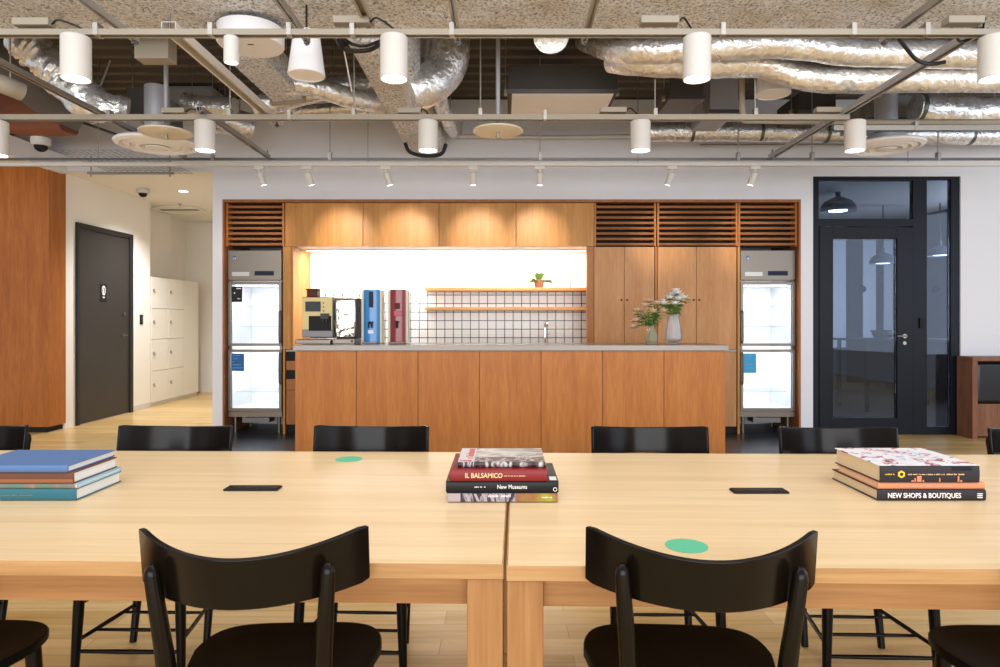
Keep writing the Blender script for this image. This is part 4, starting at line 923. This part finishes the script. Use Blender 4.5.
# ------------------------------------------------------------------ chairs
def make_chair():
    t = thing('dining_chair', 'x', 'chair', (0, 0, 0))
    # seat: rounded front, slightly dished; +y is the front
    nx_, ny_ = 18, 18; sb = bmesh.new()
    def rim(a):
        c, s_ = math.cos(a), math.sin(a); k = 2.0 / 4.2
        x = math.copysign(abs(c) ** k, c); y_ = math.copysign(abs(s_) ** k, s_)
        wdt = .211 - .045 * max(0, .3 - y_)
        return x * wdt, .003 + y_ * .203
    N = 56; rings = []; mb = MB(); vs = []; fs = []
    prof = [(.0, .447 - .006), (.45, .447 - .005), (.8, .447), (.95, .4535), (.985, .4535), (1.0, .449), (1.0, .434), (.97, .429), (.0, .429)]
    for (r, z) in prof:
        for k in range(N):
            x, y_ = rim(2 * math.pi * k / N); vs.append((x * max(r, .001), y_ * max(r, .001), z))
    for i in range(len(prof) - 1):
        for k in range(N):
            k2 = (k + 1) % N; fs.append((i * N + k, i * N + k2, (i + 1) * N + k2, (i + 1) * N + k))
    mb.add(vs, fs, True); obj('seat', mb, 'black_seat', t)
    # curved back rest
    mb = MB(); n = 32; vs = []; fs = []
    def sec(uu):
        x = .2165 * uu; yc = -.254 + .120 * uu * uu
        zt = .779 + .024 * abs(uu) ** 2; zb = .683 + .004 * uu * uu
        e = max(0, (abs(uu) - .97) / .03); zt -= .004 * e * e; zb += .005 * e * e
        return x, yc, zt, zb
    for i in range(n + 1):
        uu = -1 + 2 * i / n; x, yc, zt, zb = sec(uu)
        sl = .24 * uu / .2195; nx2 = -sl; L = math.hypot(1, nx2); th = .006
        ox, oy = nx2 / L * th * -1, 1 / L * th * -1
        tilt = .016
        q = [(x + ox * -1 * 0 + (-ox), yc - oy, 0), (x + ox, yc + oy, 0)]
        for (zv, dy) in ((zt, -tilt), (zb, 0)):
            vs.append((q[0][0], q[0][1] + dy, zv)); vs.append((q[1][0], q[1][1] + dy, zv))
    for i in range(n):
        a = i * 4; b = a + 4
        fs += [(a, b, b + 2, a + 2), (a + 1, a + 3, b + 3, b + 1), (a, a + 1, b + 1, b), (a + 2, b + 2, b + 3, a + 3)]
    fs += [(0, 2, 3, 1), (n * 4, n * 4 + 1, n * 4 + 3, n * 4 + 2)]
    mb.add(vs, fs, True); obj('backrest', mb, 'black', t, bevel=.003, seg=3)
    for s_ in (-1, 1):
        top = Vector((s_ * .158, -.231, .757)); mid = Vector((s_ * .135, -.192, .44)); bot = Vector((s_ * .138, -.110, .001))
        pts = [bot, bot.lerp(mid, .5), mid, mid.lerp(top, .5), top - Vector((0, 0, .02)), top - Vector((0, 0, .008)), top]
        obj('leg', MB().tube(pts, [.0125, .0165, .0195, .0165, .0138, .0115, .005], 16), 'black', t)
        f0 = Vector((s_ * .180, .160, .001)); f1 = Vector((s_ * .165, .140, .432))
        obj('leg', MB().tube([f0, f0.lerp(f1, .5), f1], [.0125, .017, .0175], 16), 'black', t)
        for h0, h1 in ((.13, .133), (.25, .256)):
            a = f0.lerp(f1, h0 / .432); b = bot.lerp(mid, h1 / .44)
            obj('side_stretcher', MB().tube([a, a.lerp(b, .5), b], [.006, .008, .006], 10), 'black', t)
    a = Vector((.178, .156, .098)); obj('front_stretcher', MB().tube([Vector((-a.x, a.y, a.z)), Vector((0, a.y, a.z)), a], [.006, .008, .006], 10), 'black', t)
    for f in (.28, .76):
        y_ = .152 + (-.135 - .152) * f; x = .170 + (.141 - .170) * f
        obj('cross_stretcher', MB().tube([(-x, y_, .1315), (0, y_, .1315), (x, y_, .1315)], [.005, .0065, .005], 10), 'black', t)
    return t
ch = make_chair()
G = 'black chairs around the tables'
near = [(-.487, 1.445, 2.2, 'black wooden chair in front, its curved back against the left table'), (.389, 1.435, -3.5, 'black wooden chair in front of the right table, by the green sticker'),
        (-1.294, 1.46, -1.0, 'black chair seat cut off at the lower left corner'), (1.203, 1.43, -1.5, 'black chair seat cut off at the lower right corner')]
far = [(-1.242, 2.372, 'black chair behind the left table, second from the left edge'), (-.503, 2.370, 'black chair behind the left table, nearest the bar counter centre'),
       (.548, 2.352, 'black chair behind the right table, right of the middle books'), (1.243, 2.335, 'black chair behind the right table, beside the right stack of books'),
       (-2.025, 2.385, 'black chair behind the left table, cut by the left edge'), (2.012, 2.315, 'black chair behind the right table, cut by the right edge')]
first = True
for x, y, a, lab in near:
    if first: ch.location = (x, y, 0); ch.rotation_euler.z = math.radians(a); ch['label'] = lab; ch['group'] = G; first = False
    else: copyof(ch, (x, y, 0), lab, math.radians(a), G)
for i, (x, y, lab) in enumerate(far): copyof(ch, (x, y, 0), lab, math.pi - math.radians(1 + (i % 2)), G)
# ------------------------------------------------------------------ ceiling services
RZ = 2.577; D1, D2, D3 = 3.238, 4.60, 5.85
def rail(x0, x1, d, w, h, lab, m_='beige_metal', brk=(), z=RZ):
    t = thing('ceiling_rail', lab, 'rail', ((x0 + x1) / 2, d, z), 'long metal rails hung under the ceiling')
    # open channel: web and two lips
    mb = MB().box(x0, x1, d - w / 2, d + w / 2, z + h - .003, z + h).box(x0, x1, d - w / 2, d - w / 2 + .003, z, z + h - .003).box(x0, x1, d + w / 2 - .003, d + w / 2, z, z + h - .003).box(x0, x1, d - w / 2 + .003, d - w / 2 + .010, z, z + .003).box(x0, x1, d + w / 2 - .010, d + w / 2 - .003, z, z + .003)
    obj('channel', mb, m_, t)
    for x in brk: obj('clamp', MB().box(x - .012, x + .012, d - w / 2 - .004, d + w / 2 + .004, z - .002, z + h + .03), 'zinc', t, bevel=.001)
    return t
def rod(x, d, z0, z1, lab, r=.005, m_='zinc'):
    t = thing('threaded_rod', lab, 'rod', (x, d, z0), 'rods carrying the ceiling rails')
    obj('rod', MB().cyl((x, d, z0 + .002), (x, d, z1), r, n=8), m_, t); obj('hanger_clamp', MB().box(x - .014, x + .014, d - .025, d + .025, z0 + .001, z0 + .05), 'zinc', t, bevel=.002)
rail(-2.75, 2.65, D1, .045, .028, 'front ceiling rail carrying the four large spotlights', brk=[bxs(x, D1) for x in (98, 212, 290, 353, 452, 722, 852, 925)])
rail(-3.75, 2.38, D2, .045, .036, 'second ceiling rail carrying the middle row of spotlights', brk=[bxs(x, D2) for x in (110, 290, 545)])
rail(2.40, 3.9, 4.86, .045, .036, 'short grey ceiling rail at the right behind the middle spotlights', 'zinc', brk=[3.0])
rail(-4.6, 4.8, D3, .03, .018, 'thin rear ceiling rail just in front of the small track spotlights', 'zinc_dark', brk=[bxs(x, D3) for x in (213, 268, 330, 540, 738, 812, 938)], z=2.602)
# rails running away from the viewer
def deep(X, d0, d1, z, w, h, lab, m_='zinc'):
    t = thing('ceiling_strut', lab, 'rail', (X, (d0 + d1) / 2, z), 'struts running towards the back wall')
    mb = MB().box(X - w / 2, X + w / 2, d0, d1, z + h - .003, z + h).box(X - w / 2, X - w / 2 + .003, d0, d1, z, z + h - .003).box(X + w / 2 - .003, X + w / 2, d0, d1, z, z + h - .003).box(X - w / 2 + .003, X - w / 2 + .012, d0, d1, z, z + .003).box(X + w / 2 - .012, X + w / 2 - .003, d0, d1, z, z + .003)
    obj('channel', mb, m_, t)
    for q in (d0 + .01, d1 - .02): obj('end_nut', MB().cyl((X, q, z - .02), (X, q, z + h + .04), .006, n=8).box(X - .012, X + .012, q - .012, q + .012, z - .012, z - .001), 'zinc_dark', t)
zu = RZ + .075
deep(-1.92, 2.55, 3.5, zu, .03, .03, 'short strut over the front rail near the far left large spotlight')
deep(-1.025, 2.55, 3.5, zu, .03, .03, 'short strut over the front rail between the first two large spotlights')
deep(-.235, 2.5, 3.5, zu, .03, .03, 'short strut over the front rail right of the second large spotlight')
deep(.425, 2.5, 3.5, zu, .03, .03, 'short strut over the front rail left of the third large spotlight')
deep(1.99, 2.5, 3.5, zu, .03, .03, 'short strut over the front rail at the upper right corner')
deep(-1.64, 3.27, 4.86, RZ + .041, .07, .045, 'broad white strut slanting past the left disc plate', 'white')
deep(2.345, 3.28, 5.83, RZ + .034, .05, .035, 'long grey strut slanting down at the upper right', 'grey_metal')
deep(-2.78, 3.4, 5.83, RZ + .034, .04, .03, 'long grey strut slanting down at the upper left', 'zinc')
deep(-2.05, 4.5, 5.83, RZ + .034, .04, .03, 'grey strut ending at the rear rail left of the wood kitchen', 'zinc')
deep(-.66, 2.5, 3.3, zu, .05, .03, 'short wide strut above the second large spotlight', 'beige_metal')
for x, lab in ((230, 'thin rod beside the left disc'), (354, 'thin rod left of the sprayed beam'), (480.5, 'thin rod left of the middle disc plate'), (655, 'thin rod below the foil ducts'), (755, 'thin rod below the ducts beside the cone lamp')):
    rod(bxs(x, D2), D2, RZ + .029, 2.86 if x > 600 else SLAB, lab + ' on the second rail')
for x, lab in ((330, 'thin rod over the left fascia panel'), (540, 'thin rod over the right fascia panel'), (738, 'thin rod over the tall cabinets'), (812, 'thin rod over the glass door edge'), (938, 'thin rod over the side pane')):
    rod(bxs(x, D3), D3, 2.62, SLAB, lab + ' on the rear rail')
# cylinder spotlights
def spot(x, D, r, h, lab, energy, driver=None, z_top=RZ, grp='large white cylinder spotlights'):
    D = D - .03; X = bxs(x, D); zt = 2.562; zb = zt - h
    t = thing('cylinder_spotlight', lab, 'spotlight', (X, D, zb), grp)
    obj('housing', MB().lathe([(0, zt), (r - .006, zt), (r, zt - .006), (r, zb), (r - .005, zb), (r - .008, zb + .028), (0, zb + .028)], (X, D, 0), 40), 'white', t)
    obj('mount_stem', MB().cyl((X, D + .015, zt - .001), (X, D + .03, RZ + .001), .012, n=10), 'white', t)
    obj('reflector', MB().lathe([(0, zb + .008), (r - .012, zb + .008), (r - .012, zb + .014), (0, zb + .014)], (X, D, 0), 32), 'lamp_on', t)
    lamp('SPOT', 'beam', (X, D, zb - .004), energy, (1, .93, .84), t, aim=(X, D, 0), spot_size=math.radians(95), spot_blend=.7, shadow_soft_size=r * .8)
    if driver:
        a, b, dz = driver; D += .03; xa, xb = bxs(a, D), bxs(b, D)
        obj('driver_box', MB().box(xa, xb, D - .03, D + .03, RZ + .045 + dz, RZ + .08 + dz), 'beige_metal', t, bevel=.003)
        e = xb if abs(xb - X) < abs(xa - X) else xa
        obj('cable', MB().tube(smooth_path([(e, D, RZ + .06 + dz), (e + (X - e) * .3, D - .01, RZ + .075 + dz), (e + (X - e) * .8, D + .03, RZ + .06), (X, D + .03, RZ + .036)], 6), .005, 8), 'cable', t)
for x, lab, dr in ((76, 'large white cylinder spotlight at the far upper left', (16, 52, 0)), (394, 'large white cylinder spotlight over the left front chair', (334, 370, .01)), (697, 'large white cylinder spotlight over the right front chair', (640, 678, .01)), (994, 'large white cylinder spotlight cut by the right edge', (945, 981, .01))):
    spot(x, D1, .066, .205, lab, 22, dr)
for x, lab, dr in ((205, 'medium white cylinder spotlight over the left disc plate side', (163, 186, 0)), (428, 'medium white cylinder spotlight under the sprayed beam', (398, 421, .0)), (640.5, 'medium white cylinder spotlight above the tall cabinets', (600, 626, .005)), (855, 'medium white cylinder spotlight above the glass door', (815, 843, .005))):
    spot(x, D2, .068, .203, lab, 30, dr)
spot(-3, D2, .069, .236, 'medium white cylinder spotlight cut by the left edge', 30)
spot(231.5, D1, .036, .125, 'small white cylinder spotlight on the front rail beside the round drum', 6)
# small track heads in front of the kitchen
RZ0 = RZ; RZ = 2.60
t = thing('lighting_track', 'white lighting track running over the bar with seven small heads', 'track', (0, 5.93, RZ))
obj('track_channel', MB().box(-4.9, 4.9, 5.912, 5.948, RZ - .032, RZ - .002), 'white', t, bevel=.001)
for X_ in (-3.6, -1.2, 1.2, 3.6): obj('track_hanger', MB().cyl((X_, 5.93, RZ - .001), (X_, 5.93, SLAB), .004, n=8), 'zinc', t)
for i, (x, tx_) in enumerate(((259, 259), (307, 343), (386, 407), (473, 478), (540, 537), (672, 660), (755, 742))):
    lab = ['over the left fridge', 'over the leftmost fascia panel', 'over the second fascia panel', 'over the third fascia panel', 'over the fourth fascia panel', 'over the tall cabinets', 'over the right fridge'][i]
    X = bxs(x, 5.93); t = thing('track_spotlight', 'small white track spotlight ' + lab, 'spotlight', (X, 5.93, RZ - .033), 'small white track heads over the bar')
    dX = (1 if x < 400 else -1 if x > 600 else 0) * .03
    obj('adapter', MB().box(X - .045, X + .045, 5.915, 5.945, RZ - .062, RZ - .033), 'white', t, bevel=.003)
    top = Vector((X, 5.935, RZ - .085)); bot = Vector((X + dX, 5.965, RZ - .192))
    obj('neck', MB().cyl((X, 5.93, RZ - .095), (X, 5.93, RZ - .062), .01), 'white', t)
    obj('head', MB().tube([top, top.lerp(bot, .04), bot], [.022, .029, .029], 20), 'white', t)
    dr = (bot - top).normalized()
    obj('lens', MB().cyl(bot + dr * .001, bot + dr * .003, .023), 'lamp_on', t)
    wood_t = 1 <= i
    lamp('SPOT', 'beam', bot + dr * .01, 75 if 1 <= i <= 4 else 40, (1, .90, .76), t, aim=((tx_ - CX) / 95.4, KF, 2.05), spot_size=math.radians(42), spot_blend=.9, shadow_soft_size=.02)
RZ = RZ0
# round plates, diffusers, speakers
def plate(x, y, lab):
    d = 4.72; c = P(x, y, d)
    t = thing('heat_collector_plate', lab, 'plate', c, 'ivory discs on pipes')
    obj('disc', MB().lathe([(0, 0), (.168, 0), (.178, .006), (.178, .014), (.172, .018), (0, .018)], c, 40), 'ivory', t)
    obj('pipe', MB().cyl((c.x, c.y, c.z + .018), (c.x, c.y, SLAB), .016, n=14), 'grey_metal', t)
    obj('sprinkler_tip', MB().lathe([(0, 0), (.012, 0), (.012, -.03), (.02, -.032), (.02, -.036), (0, -.036)], c, 12), 'zinc', t)
plate(498, 132.5, 'ivory disc plate on a pipe, middle of the ceiling'); plate(166, 134, 'ivory disc plate on a pipe, left ceiling above the door')
def diffuser(x, y, d, r, lab):
    c = P(x, y, d); t = thing('round_air_diffuser', lab, 'air diffuser', c, 'round white ceiling air diffusers')
    obj('ring_body', MB().lathe([(r * .6, .03), (r * .97, .024), (r, .012), (r * .98, 0), (r * .86, -.012), (r * .80, .014), (r * .78, -.004), (r * .64, -.016), (r * .58, .012), (r * .56, -.006), (r * .42, -.020), (r * .36, .006), (r * .30, .006)], c, 48), 'bright_white', t)
    obj('centre_disc', MB().lathe([(0, -.028), (r * .27, -.022), (r * .28, -.016), (0, -.01)], c, 32), 'bright_white', t)
    obj('neck', MB().lathe([(0, .007), (r * .29, .007), (r * .5, .031), (r * .5, .09), (r * .3, .12), (r * .3, .45)], c, 32), 'grey_metal', t)
diffuser(157, 145.5, 5.13, .30, 'round white ringed air diffuser at the left above the black door')
diffuser(886, 147, 5.42, .285, 'round white ringed air diffuser above the glass door')
c = P(251, 46, 4.0)
t = thing('ceiling_drum', 'wide white round drum fixture under the sprayed beam', 'fixture', (c.x, c.y, c.z)); obj('drum', MB().lathe([(0, 0), (.185, 0), (.192, .008), (.192, min(.10, 3.0 - c.z)), (.05, .10), (.05, 2.974 - c.z)], c, 48), 'bright_white', t); obj('cover_slot', MB().box(c.x - .01, c.x + .025, c.y - .03, c.y - .022, c.z - .003, c.z), 'dark_grey', t)
def cone(x, y, d, r, r2, h, lab, up):
    c = P(x, y, d); t = thing('pendant_speaker', lab, 'speaker', c, 'white cone pendant speakers')
    obj('shell', MB().lathe([(r - .008, .012), (r - .004, 0), (r, .004), (r2, h), (r2 - .01, h + .008), (0, h + .008)], c, 40), 'bright_white', t)
    obj('grille', MB().lathe([(0, .006), (r - .009, .006), (r - .009, .012), (0, .012)], c, 32), 'bright_white', t)
    obj('cable', MB().cyl((c.x, c.y, c.z + h), (c.x, c.y, up), .006, n=8), 'cable', t)
cone(306.5, 76, 3.75, .103, .072, .24, 'white cone pendant speaker hanging behind the front rail', 3.01)
cone(773, 95, 4.9, .125, .108, .16, 'white cone pendant speaker hanging below the foil ducts', SLAB)

# foil ducts
def duct(pts, r, lab, m_='foil', name='foil_duct', wob=.07, n=30, k=10, flat=None, bands=(), cat='duct'):
    path = smooth_path([P(*p) for p in pts], k); c = path[len(path) // 2]
    t = thing(name, lab, cat, c, 'insulated ducts in the ceiling')
    rr = r if not isinstance(r, (list, tuple)) else [r[min(len(r) - 1, int(i / k))] + (r[min(len(r) - 1, int(i / k) + 1)] - r[min(len(r) - 1, int(i / k))]) * (i % k) / k for i in range(len(path))]
    obj('sleeve', MB().tube(path, rr, n, wob=wob), m_, t)
    for f_ in (.3, .7):
        q = path[int(f_ * (len(path) - 1))]; R1 = rr[int(f_ * (len(path) - 1))] if isinstance(rr, list) else rr
        if q.z + R1 < SLAB - .05: obj('hanger_rod', MB().cyl((q.x, q.y, q.z + R1 * .9), (q.x, q.y, SLAB + .02), .004, n=8), 'zinc', t)
    for b in bands:
        i = min(len(path) - 2, max(1, int(b * len(path)))); dr = (path[i + 1] - path[i - 1]).normalized()
        R0 = rr[i] if isinstance(rr, list) else rr
        obj('strap', MB().tube([path[i] - dr * .015, path[i] + dr * .015], R0 * 1.04, n), 'zinc_dark', t)
    return t
duct([(586, 40, 5.2), (612, 48, 4.55), (650, 50, 4.35), (720, 46, 4.3), (790, 45, 4.3), (850, 52, 4.3), (930, 54, 4.3), (1030, 56, 4.3)], .088, 'upper of two long crumpled foil ducts at the upper right')
duct([(612, 60, 4.72), (640, 63, 4.57), (700, 65, 4.54), (760, 65, 4.54), (800, 76, 4.52), (840, 80, 4.48), (920, 79, 4.46), (1030, 79, 4.46)], .088, 'lower of two long crumpled foil ducts at the upper right')
duct([(640, 132, 6.5), (760, 132, 6.5), (880, 134, 6.5), (1040, 136, 6.5)], .092, 'straight strapped foil duct along the back wall at the right', bands=(.15, .33, .52, .68, .86), wob=.06, k=14)
duct([(915, 108, 5.35), (950, 111, 5.35), (990, 112, 5.35), (1040, 110, 5.35)], .115, 'short shiny foil duct joining the grey steel box at the right', wob=.12, bands=(.0, .9))
duct([(447, 20, 5.0), (450, 48, 4.95), (444, 70, 4.95), (430, 84, 4.9), (408, 92, 4.85)], .148, 'thick silver elbow duct beside the sprayed beam')
duct([(255, 108, 5.4), (290, 98, 5.4), (330, 88, 5.4), (372, 84, 5.5)], .085, 'crumpled foil duct left of the sprayed beam, upper')
duct([(284, 84, 5.1), (310, 86, 5.15), (350, 98, 5.3), (382, 104, 5.5)], .08, 'crumpled foil duct left of the sprayed beam, lower')
duct([(286, 112, 6.0), (330, 109, 6.0), (380, 108, 6.0)], .05, 'thin pale foil pipe below the crumpled ducts on the left', wob=.05)
duct([(14, 36, 4.9), (40, 55, 4.95), (66, 78, 5.0), (90, 102, 5.0), (128, 112, 5.1)], [.10, .13, .15, .13, .10], 'crumpled foil duct bending down at the upper left', wob=.3)
duct([(-30, 28, 5.4), (10, 60, 5.5), (50, 95, 5.9), (85, 112, 6.1)], .19, 'dark grey wrapped duct at the far upper left', 'duct_dark', 'wrapped_duct')
duct([(-20, 76, 4.4), (2, 84, 4.4), (22, 92, 4.5)], .06, 'short pale pipe end at the left edge', 'beige_metal', 'wrapped_duct', wob=.02)
duct([(551, 35, 4.3), (551, 38, 5.2)], .115, 'rounded foil duct underside at the top centre', 'foil', wob=.06, n=36)
duct([(215, 118, 6.2), (232, 122, 6.3), (252, 128, 6.4)], .13, 'bright crumpled foil bend behind the left medium spotlight')
duct([(184, 102, 6.0), (200, 106, 6.0), (235, 108, 6.0)], .09, 'foil duct behind the left plate and rods')
duct([(440, 100, 5.3), (444, 112, 5.7), (450, 126, 6.3), (453, 132, 6.75)], .06, 'slim foil duct running along the right side of the sprayed beam')
# beige sprayed square duct
t = tag(obj('wrapped_duct', MB().bar(P(245, 44, 4.5), P(290, 90, 5.3), .26, .2), 'spray', bevel=.01), 'sprayed beige square duct slanting behind the white drum', 'duct')
obj('flange', MB().bar(P(288, 88, 5.28), P(291, 91, 5.32), .3, .24), 'beige_metal', t)
# boxes
def unit(x0, x1, ya, yb, d0, d1, m_, lab, name='air_handling_unit', cat='air unit', extra=True):
    z0 = P(0, yb, d0).z; z1 = min(P(0, ya, d0).z, SLAB - .02); a, b = bxs(x0, d0), bxs(x1, d0)
    t = thing(name, lab, cat, ((a + b) / 2, d0, z0), 'sheet metal boxes above the rails')
    obj('casing', MB().box(a, b, d0, d1, z0, z1), m_, t, bevel=.004)
    if extra:
        obj('flange', MB().box(a - .012, b + .012, d0 - .008, d0 - .001, z0 - .012, z0 + .02), 'zinc_dark', t)
        for q in (a - .018, b + .018): obj('hanger_bracket', MB().box(q - .012, q + .012, d0 + .1, d0 + .16, z0 + .02, z0 + .06).cyl((q, d0 + .13, z0 + .06), (q, d0 + .13, SLAB), .005, n=8), 'zinc', t)
    return t
t = unit(508, 618, 65, 92, 5.15, 5.80, 'dark_grey', 'large dark ceiling air unit right of the middle disc plate')
r = rootof(t)
z0 = P(0, 92, 5.15).z
obj('lit_underside', MB().box(bxs(512, 5.15), bxs(614, 5.15), 5.17, 5.78, z0 - .014, z0 - .0005), 'bright_white', t, bevel=.002)  # brightness of the lit underside put into the colour as a white sheet
unit(870, 914, 95, 120, 5.6, 6.1, 'zinc', 'grey galvanised steel box at the upper right')
unit(126, 154, 88, 115, 5.5, 6.0, 'zinc_dark', 'grey steel box behind the left rods')
unit(134, 168, 34, 58, 4.3, 4.42, 'beige_metal', 'small beige box near the top left behind the front rail', extra=False)
unit(670, 704, 80, 98, 5.4, 6.0, 'zinc_dark', 'small dark steel box below the foil ducts')
unit(710, 738, 78, 112, 5.8, 6.4, 'grey_metal', 'grey steel box left of the beige column duct')
unit(800, 836, 92, 112, 5.9, 6.4, 'dark_grey', 'dark box behind the right cone speaker')
unit(155, 212, 78, 116, 6.5, 6.85, 'grey_metal', 'broad grey box behind the left ducts')
# beige pipes at the right, conduits
def pipe(pts, r, m_, lab, name='conduit_pipe', cat='pipe', grp='pipes and conduits in the ceiling', wob=0):
    path = smooth_path([P(*p) for p in pts], 8)
    t = obj(name, MB().tube(path, r, 10, wob=wob), m_); return tag(t, lab, cat, grp)
pipe([(742, 60, 5.0), (742, 90, 5.0), (744, 117, 5.05), (760, 121, 5.1), (900, 122, 5.1), (1010, 122, 5.1)], .022, 'beige_metal', 'beige pipe dropping and turning right under the ducts')
pipe([(463, 118, 6.85), (463, 134, 6.85), (466, 136, 6.85), (560, 137, 6.85), (634, 136, 6.85)], .02, 'white', 'white conduit along the wall above the bar')
pipe([(700, 145, 6.88), (1030, 145, 6.88)], .012, 'zinc', 'thin steel conduit along the wall at the right')
pipe([(0, 105, 6.7), (60, 116, 6.7), (118, 135, 6.7)], .014, 'zinc_dark', 'thin dark conduit at the left')
pipe([(95, 100, 5.6), (110, 60, 5.6)], .01, 'zinc', 'thin slanted steel brace at the left')
pipe([(336, 37, 3.4), (343, 48, 3.5), (356, 51, 3.5), (372, 49, 3.5), (385, 40, 3.4)], .012, 'cable', 'black cable loop hanging beside the second large spotlight', 'cable_loop', 'cable')
pipe([(345, 39, 3.45), (352, 44, 3.5), (365, 46, 3.5), (380, 41, 3.45)], .008, 'cable', 'thin black cable loop inside the larger loop', 'cable_loop', 'cable')
pipe([(897, 36, 3.35), (906, 48, 3.4), (917, 60, 3.45), (931, 64, 3.5), (945, 62, 3.5)], .010, 'cable', 'black cable sagging in front of the foil ducts at the right', 'cable_loop', 'cable')
pipe([(405, 143, 6.4), (410, 152, 6.4), (425, 156, 6.4), (441, 154, 6.4), (446, 144, 6.4)], .018, 'cable', 'black bent conduit at the end of the sprayed beam', 'cable_loop', 'cable')
pipe([(955, 34, 3.3), (960, 41, 3.35), (968, 40, 3.35), (976, 35, 3.3)], .007, 'cable', 'small grey cable loop near the right front rail', 'cable_loop', 'cable')
pipe([(344, 50, 4.4), (352, 92, 4.5)], .005, 'white', 'thin white wire slanting beside the left rod')
# wire mesh tray at left
t = thing('cable_tray', 'wire mesh cable tray hanging above the corridor opening', 'cable tray', P(125, 165, 6.9))
tm = MB(); a0, a1 = bxs(80, 6.6), bxs(165, 6.6); ty0, ty1 = 6.2, 7.2; tz = 2.78
for i in range(14): x = a0 + (a1 - a0) * i / 13; tm.bar((x, ty0, tz), (x, ty1, tz), .004, .004)
for i in range(14): y_ = ty0 + (ty1 - ty0) * i / 13; tm.bar((a0, y_, tz), (a1, y_, tz), .004, .004)
obj('mesh', tm, 'zinc', t); obj('support_bar', MB().box(bxs(88, 7.1), bxs(173, 7.1), 7.08, 7.12, tz - .03, tz - .006), 'zinc', t)
for x in (91, 170): obj('hanger', MB().cyl((bxs(x, 7.1), 7.10, tz - .055), (bxs(x, 7.1), 7.10, 2.95), .008, n=8), 'zinc', t)

# ------------------------------------------------------------------ added fill light and side daylight
lamp('AREA', 'overhead_fill_light', (0, .5, 3.3), 100, (1, .95, .88), None, aim=(0, .9, 0), shape='RECTANGLE', size=7, size_y=2.4)  # unseen overhead light added to brighten the tables
lamp('AREA', 'rear_fill_light', (0, -8, 2.2), 900, (.95, .97, 1), None, aim=(0, 7, 2.0), shape='RECTANGLE', size=14, size_y=4)  # unseen broad light added behind the camera to brighten the back wall
lamp('AREA', 'window_light', (6.8, 1.0, 1.8), 90, (.68, .8, 1), None, aim=(0, 3.5, 1.2), shape='RECTANGLE', size=6, size_y=2.4)
